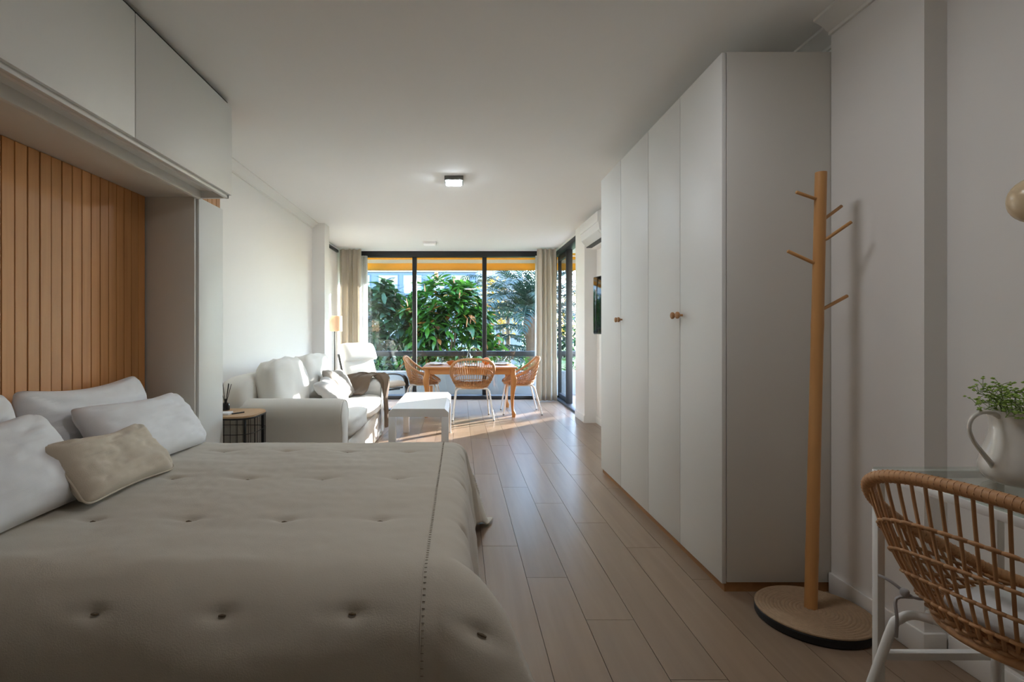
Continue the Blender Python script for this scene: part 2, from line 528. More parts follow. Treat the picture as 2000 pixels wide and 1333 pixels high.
# floor: dark sub-floor and every plank on it
fl = struct('floor', MB().box(-2.1, 2.05, YR - .1, YB + .1, -0.10, -0.012), M['subfloor'], 0, 'light oak plank floor running towards the window', 'floor')
PW, PL = 0.1895, 1.44
k0 = -11
for k in range(k0, 10):
    x0 = 0.308 + (k - 1) * PW; x1 = x0 + PW
    if x1 < -2.05 or x0 > 2.0: continue
    off = (3.01 - 0.365 * k) % PL
    y = YR + off % PL - PL
    while y < YB:
        a, b = max(y, YR), min(y + PL, YB)
        if b - a > 0.02:
            g = 0.0011
            o = part('plank', MB().box(x0 + g, x1 - g, a + g, b - g, -0.012, 0.0), M['plank'], fl, 0, world=True)
        y += PL
struct('ceiling', MB().box(-2.15, 2.1, YR - .1, YB + .15, CEIL, CEIL + 0.2), M['ceiling'], 0, 'plain white flat ceiling', 'ceiling')
# left wall with its column and the recess beyond it
struct('wall_left', MB().box(XL - .2, XL, YR, 6.745, 0, CEIL), M['wall'], 0, 'white wall behind the sofa and bed', 'wall')
struct('wall_left_column', MB().box(XL - .3, -1.696, 6.745, 6.98, 0, CEIL), M['wall'], 0, 'white column on the left wall past the sofa', 'column')
struct('wall_left_recess', MB().box(-2.2, -2.0, 6.98, YB + .1, 0, CEIL), M['wall'], 0, 'white recessed wall beside the left curtain', 'wall')
struct('wall_right', MB().box(XR, XR + .25, YR, 6.68, 0, CEIL), M['wall'], 0, 'white wall behind the wardrobe', 'wall')
struct('wall_right_column', MB().box(1.62, XR + .01, 1.875, 2.345, 0, CEIL), M['wall'], 0, 'white column on the right wall between wardrobe and desk', 'column')
struct('wall_right_pier', MB().box(1.55, 1.95, 6.68, 7.2, 0, CEIL), M['wall'], 0, 'white pier beside the balcony door', 'wall')
struct('wall_right_return', MB().box(1.76, 1.95, 7.2, 7.45, 0, CEIL), M['wall'], 0, 'white outer wall behind the pier', 'wall')
struct('wall_rear', MB().box(-2.1, 2.0, YR - .2, YR, 0, CEIL), M['wall'], 0, 'white wall behind the camera', 'wall')

def base_board(name, x0, x1, y0, y1):
    return struct(name, MB().box(x0, x1, y0, y1, 0.0, 0.09, 0.006, 2), M['trim'], 24, 'white skirting board', 'baseboard')
base_board('baseboard_right', 1.606, 1.62, 1.862, 2.345)
base_board('baseboard_right_column', 1.606, 1.69, 1.861, 1.875)
base_board('baseboard_right_wall', 1.688, 1.70, YR, 1.861)
base_board('baseboard_right_far', 1.688, 1.70, 4.42, 6.67)
base_board('baseboard_right_pier', 1.54, 1.552, 6.68, 7.2)
base_board('baseboard_left', XL, XL + .012, 3.5, 6.74)

def crown(name, x0, y0, y1, sgn):
    """stepped ceiling moulding on a wall at x0, projecting towards sgn"""
    prof = [(0, 0), (0.078, 0), (0.078, -0.012), (0.060, -0.02), (0.036, -0.034), (0.022, -0.05), (0.012, -0.056), (0.012, -0.07), (0, -0.07)]
    r = [[Vector((x0 + sgn * a, y, CEIL + b)) for a, b in prof] for y in (y0, y1)]
    return struct(name, MB().rings(r), M['trim'], 25, 'white stepped ceiling moulding', 'moulding')
crown('trim_1', XL, 3.55, 6.745, 1)
crown('trim_2', XR, 2.345, 6.68, -1)
crown('trim_3', 1.62, 1.86, 2.345, -1)
crown('trim_4', XR, YR, 1.86, -1)
struct('trim_5', MB().box(-2.0, -1.965, 6.98, 8.72, 2.42, 2.46, 0.004), M['dark_frame'], 30, 'dark rail along the top of the recessed wall', 'trim')

# ------------------------------------------------------------------ window wall
win = thing('window_1', 'floor to ceiling sliding window with three panes in dark frames', 'window', (0, YB, 0)); win['kind'] = 'structure'
part('head_rail', MB().box(-2.0, 1.66, 9.10, 9.24, 2.405, CEIL, 0.004), M['dark_frame'], win, world=True)
part('bottom_rail', MB().box(-2.0, 1.66, 9.02, 9.24, 0.0, 0.06, 0.004), M['dark_frame'], win, world=True)
for x in (-1.955, -0.77, 0.42, 1.615):
    part('mullion', MB().box(x - .036, x + .036, 9.12, 9.22, 0.06, 2.405, 0.004), M['dark_frame'], win, world=True)
for a, b, yy in ((-1.92, -.80, 9.16), (-.74, .39, 9.18), (.45, 1.58, 9.16)):
    part('pane', MB().box(a, b, yy, yy + .006, 0.06, 2.405), M['glass'], win, 0, world=True)
dr = thing('door_1', 'dark framed glazed balcony door standing slid open', 'door', (1.68, 8.6, 0)); dr['kind'] = 'structure'
part('head_track', MB().box(1.60, 1.75, 7.2, 9.12, 2.40, 2.47, 0.004), M['dark_frame'], dr, world=True)
part('header_panel', MB().box(1.60, 1.75, 7.2, 9.12, 2.47, CEIL, 0.002), M['trim'], dr, world=True)
part('floor_track', MB().box(1.60, 1.75, 7.2, 9.02, 0.0, 0.03, 0.004), M['dark_frame'], dr, world=True)
leaf = part('leaf_frame', MB().box(1.64, 1.735, 8.27, 8.33, 0.03, 2.40, 0.004).box(1.66, 1.71, 9.03, 9.10, 0.03, 2.40, 0.004)
            .box(1.66, 1.71, 8.33, 9.03, 2.32, 2.40, 0.004).box(1.66, 1.71, 8.33, 9.03, 0.03, 0.11, 0.004), M['dark_frame'], dr, world=True)
sub('handle', MB().tube([(1.645, 8.29, 1.05), (1.61, 8.29, 1.05)], 0.010, 8).tube([(1.612, 8.29, 1.05), (1.59, 8.27, 1.06), (1.53, 8.25, 1.062)], 0.008, 8)
    .box(1.634, 1.642, 8.275, 8.315, 0.97, 1.12, 0.004), M['black_metal'], leaf)
part('pane', MB().box(1.682, 1.688, 8.33, 9.03, 0.11, 2.32), M['glass'], dr, 0, world=True)

# ------------------------------------------------------------------ curtains
def curtain(name, label, x0, x1, yc, folds, amp, mat, z0=0.015, z1=2.485, flare=0.0, seed=0, cat='curtain'):
    n = folds * 12
    t = thing(name, label, cat, ((x0 + x1) / 2, yc, 0))
    m = MB()
    def fn(u, v):
        z = z1 + (z0 - z1) * v
        w = 1 + flare * (v - 0.5)
        x = (x0 + x1) / 2 + (u - .5) * (x1 - x0) * w
        ph = u * folds * 2 * PI + 0.6 * math.sin(u * 9 + seed) + 0.35 * nz(u * 5, v * 2, seed)
        a = amp * (0.55 + 0.45 * min(1, v * 6)) * (1 + 0.3 * nz(u * 7, v * 1.5, seed + 4))
        return Vector((x + 0.012 * math.sin(ph * 2), yc + a * math.sin(ph), z))
    m.grid(fn, n, 16)
    o = part('cloth', m, mat, t, 60, world=True)
    sd = o.modifiers.new('thick', 'SOLIDIFY'); sd.thickness = 0.003
    m2 = MB()
    m2.tube([(x0 + .01, yc, z1 - .004), (x1 - .01, yc, z1 - .004)], 0.006, 6)
    part('rail', m2, M['white_metal'], t, world=True)
    return t
curtain('curtain', 'beige linen curtain gathered beside the lamp at the left of the window', -1.975, -1.60, 8.78, 4, 0.065, M['curtain'], seed=1)
curtain('curtain', 'beige linen curtain gathered between window and balcony door', 1.245, 1.575, 8.74, 4, 0.065, M['curtain'], flare=0.10, seed=3)
curtain('sheer_curtain', 'narrow white sheer curtain edge beside the left beige curtain', -1.64, -1.545, 8.95, 3, 0.03, M['sheer'], z1=2.40, seed=5, flare=0.2)
curtain('sheer_curtain', 'narrow white sheer curtain edge beside the right beige curtain', 1.255, 1.33, 8.95, 2, 0.03, M['sheer'], z1=2.40, seed=8, flare=0.2)

# ------------------------------------------------------------------ ceiling lights
def ceiling_light(label, x0, x1, y0, y1, on):
    t = thing('ceiling_light', label, 'ceiling light', ((x0 + x1) / 2, (y0 + y1) / 2, CEIL - .036), 0, 'square surface mounted ceiling lights')
    part('housing', MB().box(x0, x1, y0, y1, CEIL - .036, CEIL, 0.003), M['grey_plastic'] if on == 'lamp_on' else M['plastic'], t, world=True)
    part('diffuser', MB().box(x0 + .014, x1 - .018, y0 + .012, y1 - .01, CEIL - .042, CEIL - .034, 0.003), M[on], t, world=True)
    return t
ceiling_light('square ceiling light, lit, nearer the bed', -0.134, 0.031, 4.69, 4.88, 'lamp_on')
ceiling_light('square ceiling light, unlit, near the window', -0.56, -0.36, 8.10, 8.30, 'lamp_faint')
rl_ = thing('fill_lamp', 'round fill lamp added above the bed, out of view', 'ceiling light', (0.32, 1.78, CEIL - .06))  # lamp added out of view to brighten the near half of the room
part('housing', MB().lathe([(.205, -.045), (.21, -.025), (.205, 0)], 40, (.32, 1.78, CEIL)), M['plastic'], rl_, 40, world=True)
part('diffuser', MB().lathe([(.001, -.062), (.10, -.060), (.165, -.055), (.198, -.046), (.198, -.04)], 40, (.32, 1.78, CEIL)), M['lamp_fill'], rl_, 40, world=True)

# ------------------------------------------------------------------ wardrobe
WX = 1.145
DE = [2.345, 2.796, 3.267, 3.823, 4.356]
wd = thing('wardrobe', 'tall white wardrobe with four flat doors and small wooden knobs', 'wardrobe', (1.42, 3.35, 0))
part('plinth', MB().box(WX + .012, XR - .02, 2.352, 4.35, 0, 0.042), M['plinth'], wd, 0, world=True)
part('side_panel', MB().box(WX + .022, XR - .005, 2.347, 2.366, 0.042, 2.36, 0.0015), M['lacquer_warm'], wd, world=True)
part('side_panel', MB().box(WX + .022, XR - .005, 4.337, 4.356, 0.042, 2.36, 0.0015), M['lacquer_warm'], wd, world=True)
part('top_panel', MB().box(WX + .022, XR - .005, 2.366, 4.337, 2.342, 2.36, 0.0015), M['lacquer'], wd, world=True)
part('body', MB().box(WX + .06, XR - .006, 2.367, 4.336, 0.043, 2.341), M['lacquer'], wd, 0, world=True)
for i in range(4):
    a, b = DE[i], DE[i + 1]
    d = part('door', MB().box(WX, WX + .019, a + .0032, b - .0032, 0.036, 2.358, 0.0015), M['lacquer'], wd, world=True)
    ky = b - .032 if i % 2 == 0 else a + .032
    prof = [(0.006, 0), (0.006, 0.012), (0.011, 0.016), (0.0175, 0.022), (0.018, 0.030), (0.014, 0.034), (0.004, 0.035)]
    kb = MB().lathe(prof, 14)
    kb.xform(Matrix.Translation((WX, ky, 1.222)) @ Matrix.Rotation(R(-90), 4, 'Y'))
    sub('knob', kb, M['knob'], d)

# ------------------------------------------------------------------ wall bed unit with oak slats
bu = thing('wall_bed_unit', 'white wall bed niche lined with vertical oak slats', 'bed unit', (-1.7, 2.2, 0))
JX = -1.55
UZ = 1.925
part('side_panel', MB().box(XL + .003, JX, 3.14, 3.163, 0, UZ + .02, 0.002), M['lacquer_warm'], bu, world=True)
part('side_panel', MB().box(XL + .003, JX, 1.139, 1.162, 0, UZ + .02, 0.002), M['lacquer_warm'], bu, world=True)
part('top_panel', MB().box(XL + .003, JX, 1.162, 3.14, UZ, UZ + .02, 0.001), M['lacquer_warm'], bu, world=True)
part('backing', MB().box(XL + .001, XL + .008, 1.162, 3.14, 0.05, UZ), M['slat_back'], bu, 0, world=True)
y = 1.164
i = 0
while y < 3.125:
    w = min(0.0655, 3.139 - y)
    dx = 0.002 * nz(i * 3.1, 0.5)
    part('slat', MB().box(XL + .008, XL + .020 + dx, y + .0022, y + w - .0022, 0.05, UZ - .001, 0.0016, 1), M['slat'], bu, 25, world=True)
    y += w; i += 1
# overhead cabinet
oc = thing('overhead_cabinet', 'white overhead cabinet with two flat doors above the bed', 'cabinet', (-1.6, 2.24, UZ + .02))
CX = -1.37
part('body', MB().box(XL + .003, CX + .02 - .02 - .02, 1.14, 3.19, UZ + .045, 2.48, 0.001), M['lacquer'], oc, world=True)
part('bottom_rail', MB().box(CX - .020, CX - .001, 1.14, 3.19, UZ + .002, UZ + .046, 0.001), M['lacquer'], oc, world=True)
part('bottom_rail', MB().box(JX, JX + .022, 1.14, 3.172, UZ - .006, UZ + .046, 0.001), M['lacquer'], oc, world=True)
part('end_panel', MB().box(XL + .003, CX - .001, 3.172, 3.192, UZ + .002, 2.482, 0.001), M['lacquer'], oc, world=True)
part('light_strip', MB().box(-1.47, -1.452, 1.32, 3.15, UZ + .036, UZ + .046, 0.001), M['plastic'], oc, world=True)
for a, b in ((1.142, 2.238), (2.244, 3.19)):
    part('door', MB().box(CX, CX + .018, a, b, UZ + .02, 2.468, 0.0015), M['lacquer'], oc, world=True)
part('gap_shade_strip', MB().box(CX - .03, CX - .008, 1.14, 3.19, 2.48, CEIL - .001), M['black_metal'], oc, 0, world=True)  # black strip standing in for the shade in the gap below the ceiling
# narrow tall unit just past the bed niche
tc_ = thing('tall_cabinet', 'narrow white tall cabinet with oak slats on top beside the bed niche', 'cabinet', (-1.7, 3.32, 0))
part('body', MB().box(XL + .003, -1.565, 3.195, 3.485, 0, 2.47, 0.001), M['lacquer_warm'], tc_, world=True)
part('door', MB().box(-1.563, -1.537, 3.168, 3.488, 0.01, 1.93, 0.002), M['lacquer'], tc_, world=True)
for k in range(5):
    a = 3.197 + k * .0577
    part('slat', MB().box(-1.565, -1.553, a + .002, a + .0557, 1.935, 2.47, 0.0015, 1), M['slat'], tc_, 25, world=True)

# ------------------------------------------------------------------ bed
BZ = 0.515
BX0, BX1, BY0, BY1 = -1.82, 0.03, 1.36, 3.07
bed = thing('bed', 'double bed with mattress under the beige cover', 'bed', (-0.9, 2.28, 0))
part('base', MB().box(BX0 + .02, BX1 - .06, BY0 + .05, BY1 - .04, 0.06, 0.27, 0.01), M['lacquer_warm'], bed, world=True)
part('mattress', MB().soft(((BX0 + BX1) / 2, (BY0 + BY1) / 2, 0.385), (BX1 - BX0 - .05, BY1 - BY0 - .06, 0.22), 14, 8), M['cotton'], bed, 60, world=True)
for sx in (BX0 + .12, BX1 - .16):
    for sy in (BY0 + .14, BY1 - .14):
        part('leg', MB().box(sx - .03, sx + .03, sy - .03, sy + .03, 0, 0.06, 0.004), M['black_metal'], bed, world=True)

TUX = [-1.225, -.905, -.585, -.266, .045]
TUY = [2.80, 2.295, 1.795, 1.30]
RB = 0.085
RN = 0.22
def drop(d, r):
    q = r * PI / 2
    if d < q: return r * math.sin(d / r), -r * (1 - math.cos(d / r))
    e = d - q
    return r + e * 0.12, -r - e * 0.985
def cover_pt(s, t, lift=0.0):
    """bed cover: s runs along x, t along y, measured on the cloth"""
    ex, ey = BX1 - RB, (1.48, BY1 - RB)
    a = max(0.0, s - ex)
    b = max(0.0, ey[0] - t) ; c = max(0.0, t - ey[1])
    bb = b if b > 0 else c
    sg = -1 if b > 0 else 1
    x = min(s, ex); y = min(max(t, ey[0]), ey[1])
    z = BZ
    d = (a ** 2.6 + bb ** 2.6) ** (1 / 2.6) if (a > 0 or bb > 0) else 0
    if d > 0:
        rad_ = RB if b <= 0 else (RB * a + RN * bb) / (a + bb)
        ho, dz = drop(d, rad_)
        L = math.hypot(a, bb)
        fl_ = (0.42 if b <= 0 else 0.75) * min(a, bb)
        x += (ho + fl_) * a / L
        y += sg * (ho + fl_) * bb / L
        z += dz
        side = min(1, d / .25)
        # loose vertical folds of the hanging parts
        wv = 0.014 * math.sin((t * 9.0 if a > bb else s * 8.0) + 1.3 * nz(s * 2, t * 2, 3)) * side * min(1, max(0, d - .1) / .2)
        x += wv * a / L; y += sg * wv * bb / L
    # quilting: soft puffs between tufts, dimples at tufts
    px = math.cos((s + 1.225) / 0.32 * 2 * PI); py = math.cos((t - 1.30) / 0.5 * 2 * PI)
    puff = 0.0045 * (1 - 0.5 * (px + 1) * 0.5 * (py + 1)) 
    tuftd = 0.0
    for ux in TUX:
        if abs(s - ux) > .1: continue
        for uy in TUY:
            if abs(t - uy) > .1: continue
            r2 = (s - ux) ** 2 / 0.028 ** 2 + (t - uy) ** 2 / 0.020 ** 2
            tuftd += 0.013 * math.exp(-r2)
            r3 = (s - ux) ** 2 / 0.09 ** 2 + (t - uy) ** 2 / 0.016 ** 2
            tuftd += 0.004 * math.exp(-r3)
    wr = 0.006 * nz(s * 2.2, t * 3.0, 1) + 0.0035 * nz(s * 5, t * 12, 2) + 0.0016 * nz(s * 30, t * 22, 6)
    h = puff - tuftd + wr + lift
    if d > 0:
        k = min(1, d / (rad_ * PI / 2))
        L = math.hypot(a, bb)
        nx, ny = a / L, sg * bb / L
        an = k * PI / 2
        return Vector((x + nx * h * math.sin(an), y + ny * h * math.sin(an), max(0.02, z + h * math.cos(an))))
    return Vector((x, y, z + h))
S0, S1 = BX0 + .03, BX1 - RB + .50
T0, T1 = 1.48 - .56, BY1 - RB + .50
cv = thing('bed_cover', 'beige tufted linen cover spread over the bed', 'bedspread', (-0.9, 2.28, 0))
m = MB(); m.grid(lambda u, v: cover_pt(S0 + (S1 - S0) * u, T0 + (T1 - T0) * v), 190, 210)
m.f = [f[::-1] for f in m.f] if False else m.f
o = part('cloth', m, M['linen'], cv, 80, world=True)
sd = o.modifiers.new('thick', 'SOLIDIFY'); sd.thickness = 0.006; sd.offset = -1
for ux in TUX:
    for uy in TUY + [3.3]:
        if uy > 3.2 and ux < -1: continue
        p0 = cover_pt(ux - .009, uy, 0.004); p1 = cover_pt(ux, uy, 0.006); p2 = cover_pt(ux + .009, uy, 0.004)
        part('tuft', MB().tube([p0, p1, p2], [0.0025, 0.0045, 0.0025], 6), M['tuft'], cv, world=True)
for ss in (-0.095,):
    pts = [cover_pt(ss, T0 + (T1 - T0) * k / 160, 0.0015) for k in range(161)]
    part('seam', MB().tube(pts, 0.0014, 5), M['linen'], cv, world=True)
    n = 0
    tt = T0 + .02
    stm = MB()
    while tt < T1 - .05:
        stm.tube([cover_pt(ss + .002, tt, 0.0012), cover_pt(ss + .009, tt, 0.0012)], 0.0008, 4)
        tt += .016
    so = part('stitching', stm, M['tuft'], cv, world=True); so['kind'] = 'stuff'

# ------------------------------------------------------------------ pillows
def pillow(name, label, mat, w, h, T, mtx, cat='pillow', seed=0, pinch=0.05, piping=None, group=None, n=34):
    mb = MB()
    def surf(sgn):
        def fn(a, b):
            u, v = -1 + 2 * a, -1 + 2 * b
            u0, v0 = u, v
            rl = (abs(u) ** 9 + abs(v) ** 9) ** (1 / 9) / max(abs(u), abs(v), 1e-6)
            rl = max(rl, 1.0)
            u, v = u / rl, v / rl
            x = w / 2 * u * (1 - pinch * (1 - v * v) * u * u)
            y = h / 2 * v * (1 - pinch * 1.2 * (1 - u * u) * v * v)
            e = max(0, (1 - u0 ** 4)) * max(0, (1 - v0 ** 4))
            z = T / 2 * e ** 0.55
            ang = math.atan2(v, u); rr_ = math.hypot(u, v)
            cr = 0.013 * nz(u * 2.6 + seed, v * 3.2, seed) * e + 0.007 * nz(u * 7 + seed, v * 8, seed + 2) * min(1, e * 2)
            cr += 0.008 * nz(ang * 5, rr_ * 1.2, seed + 9) * min(1, e * 3) * max(0, rr_ - .35)
            z += cr + 0.008 * e * math.sin(6 * u * v + seed)
            y -= 0.03 * T / .15 * (1 - u * u) * (1 if v > 0 else 0) * v
            return Vector((x, y, sgn * max(z, 0.001)))
        return fn
    f1 = surf(1); f2 = surf(-1)
    mb.grid(lambda a, b: f1(a, b), n, n)
    mb.grid(lambda a, b: f2(1 - a, b), n, n)
    me = mb.mesh(name, mat, 80)
    bm = bmesh.new(); bm.from_mesh(me); bmesh.ops.remove_doubles(bm, verts=bm.verts, dist=0.0025); bm.normal_update()
    bm.to_mesh(me); bm.free()
    if piping is None:
        o = link(name, me); o.matrix_world = mtx
        return tag(o, label, cat, group)
    t = thing(name, label, cat, group=group); t.matrix_world = mtx
    link('cover', me, t)
    pts = []
    for k in range(4 * n):
        s_, q = divmod(k, n); q /= n
        a, b = ((q, 0), (1, q), (1 - q, 1), (0, 1 - q))[s_]
        p = f1(a, b); p.z = 0
        pts.append(p)
    link('piping', MB().tube(pts, 0.004, 6, loop=True).mesh('piping', piping, 60), t)
    return t
def lean(cx, cy_, cz, tilt, yaw=0.0, roll=0.0, facex=1):
    """pillow standing along y, leaning back against the -x wall: local x->y, local y->up, local z-> +x"""
    base = Matrix(((0, 0, 1, 0), (1, 0, 0, 0), (0, 1, 0, 0), (0, 0, 0, 1)))
    return Matrix.Translation((cx, cy_, cz)) @ Matrix.Rotation(R(yaw), 4, 'Z') @ Matrix.Rotation(R(-tilt), 4, 'Y') @ Matrix.Rotation(R(roll), 4, 'X') @ base
TOP = BZ + .004
pillow('pillow', 'large white pillow against the slats, farther one', M['cotton'], 0.84, 0.42, 0.17, lean(-1.70, 2.50, TOP + .195, 14, 0, 0), seed=1, group='white bed pillows')
pillow('pillow', 'large white pillow against the slats, cut off by the picture edge', M['cotton'], 0.84, 0.42, 0.17, lean(-1.70, 1.66, TOP + .195, 14, 0, 0), seed=5, group='white bed pillows')
pillow('pillow', 'white pillow leaning behind the beige lumbar cushion, near the cabinet side', M['cotton'], 0.86, 0.36, 0.16, lean(-1.515, 2.62, TOP + .155, 36, 2, -2), seed=2, group='white bed pillows')
pillow('pillow', 'white pillow in front at the left picture edge', M['cotton'], 0.86, 0.40, 0.17, lean(-1.50, 1.64, TOP + .16, 38, 0, 1), seed=3, group='white bed pillows')
pillow('lumbar_cushion', 'beige linen lumbar cushion with piped edge lying on the bed', M['linen_pillow'], 0.60, 0.29, 0.13, lean(-1.375, 2.14, TOP + .115, 42, 1, -2), 'cushion', seed=4, pinch=0.10, piping=M['linen_pillow'])

# ------------------------------------------------------------------ sofa
SY0, SY1 = 3.96, 6.16
sofa = thing('sofa', 'white slipcovered two-seat sofa with rolled arms along the left wall', 'sofa', (-1.33, 5.06, 0))
AW = 0.25
def skirt_noise(p, k=0.006):
    return Vector((k * nz(p.y * 9, p.z * 2, 3), k * nz(p.x * 9, p.z * 2, 5), 0))
m = MB().soft((-1.335, (SY0 + SY1) / 2, 0.155), (0.90, SY1 - SY0 - .10, 0.29), 14, 12)
m.v = [p + skirt_noise(p) for p in m.v]
part('base', m, M['sofa'], sofa, 60, world=True)
def sofa_arm(y0, y1):
    yc = (y0 + y1) / 2
    prof = []
    hw = (y1 - y0) / 2 - .02
    rr = hw + .02
    zc = 0.505
    prof.append((yc - hw - .006, 0.012)); prof.append((yc - hw + .004, 0.20)); prof.append((yc - hw + .010, 0.38))
    for k in range(0, 13):
        a = R(208 - k * (236 / 12))
        prof.append((yc + rr * math.cos(a), zc + rr * math.sin(a)))
    prof.append((yc + hw - .010, 0.38)); prof.append((yc + hw - .004, 0.20)); prof.append((yc + hw + .006, 0.012))
    xs = [-1.79, -1.6, -1.45, -1.3, -1.15, -1.0, -.93, -.89, -.875, -.868]
    sc = [1, 1, 1, 1, 1, 1, 1, .985, .95, .86]
    rings = []
    for x, q in zip(xs, sc):
        ring = []
        for i, (yy, zz) in enumerate(prof):
            d = yy - yc
            w = 0.006 * nz(x * 6, zz * 9, yc) + 0.004 * math.sin(zz * 40 + x * 6) * max(0, 0.4 - zz)
            y_ = yc + d * q + (w if d > 0 else -w)
            z_ = 0.35 + (zz - 0.35) * (q if zz > .35 else 1)
            ring.append(Vector((x, y_, z_)))
        rings.append(ring)
    mb = MB().rings(rings)
    o = part('arm', mb, M['sofa'], sofa, 50, world=True)
    # piped front panel
    pts = [Vector((-.874, yc + (yy - yc) * .955, 0.35 + (zz - .35) * (.955 if zz > .35 else 1))) for yy, zz in prof]
    sub('piping', MB().tube(pts, 0.005, 6), M['sofa'], o)
    return o
sofa_arm(SY0, SY0 + AW); sofa_arm(SY1 - AW, SY1)
m = MB().soft((-1.70, (SY0 + SY1) / 2, 0.41), (0.22, SY1 - SY0 - .04, 0.76), 9, 10)
part('back_frame', m, M['sofa'], sofa, 60, world=True)
SM = (SY0 + SY1) / 2
def puffy(seed, amp):
    def fn(w, q):
        f = 1 + 0.05 * (1 - q.y * q.y)
        return Vector((w.x * f + amp * nz(q.y * 2 + seed, q.z * 2, 1), w.y, w.z + amp * nz(q.y * 3, q.x * 3, seed) + amp * .5 * nz(q.y * 9, q.z * 7, seed)))
    return fn
for i, (a, b) in enumerate(((SY0 + AW - .03, SM - .004), (SM + .004, SY1 - AW + .03))):
    o = part('seat_cushion', MB().soft((-1.21, (a + b) / 2, 0.375), (0.72, b - a - .01, 0.17), 6, 12, puffy(i, .012)), M['sofa'], sofa, 60, world=True)
    mt = Matrix.Translation((-1.505, (a + b) / 2, 0.675)) @ Matrix.Rotation(R(-11), 4, 'Y')
    mb = MB().soft((0, 0, 0), (0.23, b - a, 0.46), 4.2, 14, puffy(i + 4, .022)).xform(mt)
    part('back_cushion', mb, M['sofa'], sofa, 60, world=True)
# skirt panels and corner pleats at the front
m = MB()
def skirt_fn(u, v):
    y = SY0 + AW - .01 + (SY1 - SY0 - 2 * AW + .02) * u
    return Vector((-.872 + 0.010 * v + 0.006 * math.sin(u * 40) * v + 0.008 * nz(u * 12, v, 2), y, 0.285 - 0.272 * v))
m.grid(skirt_fn, 60, 6)
sk = part('skirt', m, M['sofa'], sofa, 60, world=True)
sk.modifiers.new('thick', 'SOLIDIFY').thickness = 0.004

# cushions and throw on the sofa
pillow('cushion', 'light grey cushion lying in front on the sofa seat', M['grey_cushion'], 0.56, 0.36, 0.14, lean(-1.20, 5.02, 0.575, 50, 6, 2), 'cushion', seed=6)
pillow('cushion', 'grey-taupe cushion behind the light grey one on the sofa', M['taupe_cushion'], 0.54, 0.36, 0.14, lean(-1.24, 5.50, 0.61, 32, -4, -2), 'cushion', seed=7)
def throw_fn(u, v):
    # u across the blanket (x), v along it: seat -> over the far arm -> hanging off the front corner
    path = smooth_path([(-1.20, 5.62, .475), (-1.16, 5.80, .50), (-1.12, 5.90, .625), (-1.04, 6.02, .655), (-.92, 5.98, .645), (-.83, 5.90, .57), (-.805, 5.86, .40), (-.79, 5.84, .20), (-.785, 5.84, .10)], 6)
    n = len(path) - 1
    k = min(n - 1, int(v * n)); f = v * n - k
    c = path[k].lerp(path[k + 1], f)
    wid = 0.42 * (1 - .45 * v)
    if v < .5: side = Vector((.86, -.15, 0.0))
    else:
        t_ = min(1, (v - .5) / .25)
        side = Vector((.86, -.15, 0)).lerp(Vector((.12, -.9, 0.0)), t_)
    p = c + side * (u - .5) * wid
    fold = 0.020 * math.sin(u * 17 + 2.2 * nz(u * 2, v * 3, 9)) * (0.35 + v)
    p += Vector((fold * .8 * min(1, v * 1.4), 0.3 * fold, max(fold * .7, 0) + 0.012 + 0.010 * nz(u * 6, v * 9, 3)))
    return p
m = MB().grid(throw_fn, 34, 56)
tw = part('throw_blanket', m, M['throw'], None, 70)
tag(tw, 'dark brown throw blanket draped over the far arm of the sofa', 'blanket')
sd = tw.modifiers.new('thick', 'SOLIDIFY'); sd.thickness = 0.008

# ------------------------------------------------------------------ side table, reed diffuser, booklet
SZ = 0.58
st = thing('side_table', 'black wire side table with a rounded oak top between bed and sofa', 'table', (-1.6, 3.7, 0))
def rrect(x0, x1, y0, y1, r, n=6):
    out = []
    for cx, cy_, a0 in ((x1 - r, y1 - r, 0), (x0 + r, y1 - r, 90), (x0 + r, y0 + r, 180), (x1 - r, y0 + r, 270)):
        for k in range(n + 1):
            a = R(a0 + 90 * k / n); out.append((cx + r * math.cos(a), cy_ + r * math.sin(a)))
    return out
rp = rrect(-1.835, -1.375, 3.515, 3.90, 0.11)
part('top', MB().rings([[Vector((x, y, z)) for x, y in rp] for z in (SZ - .016, SZ)]), M['oak_top'], st, world=True)
part('rim', MB().tube([(x, y, SZ - .018) for x, y in rp], 0.006, 6, loop=True), M['black_metal'], st, world=True)
part('base_ring', MB().tube([(x, y, .008) for x, y in rp], 0.005, 6, loop=True), M['black_metal'], st, world=True)
for zz in (0.46, 0.25):
    part('wire_ring', MB().tube([(x, y, zz) for x, y in rp], 0.0025, 5, loop=True), M['black_metal'], st, world=True)
for x, y in ((-1.42, 3.55), (-1.42, 3.87), (-1.80, 3.55), (-1.80, 3.87)):
    part('leg', MB().box(x - .008, x + .008, y - .008, y + .008, 0.004, SZ - .016, .002), M['black_metal'], st, world=True)
per = rp + [rp[0]]
L_ = [0]
for a, b in zip(per, per[1:]): L_.append(L_[-1] + math.hypot(a[0] - b[0], a[1] - b[1]))
for k in range(34):
    d = L_[-1] * k / 34
    j = max(i for i in range(len(L_) - 1) if L_[i] <= d)
    f = (d - L_[j]) / max(1e-6, L_[j + 1] - L_[j])
    x = per[j][0] + (per[j + 1][0] - per[j][0]) * f; y = per[j][1] + (per[j + 1][1] - per[j][1]) * f
    part('wire', MB().tube([(x, y, .01), (x, y, SZ - .016)], 0.0018, 5), M['black_metal'], st, world=True)
rd = thing('reed_diffuser', 'small dark glass reed diffuser on the wire side table', 'diffuser', (-1.655, 3.80, SZ))
part('bottle', MB().lathe([(.022, 0), (.028, .003), (.028, .04), (.024, .05), (.010, .058), (.010, .075), (.013, .077), (.013, .082), (.008, .083)], 20), M['amber_black'], rd)
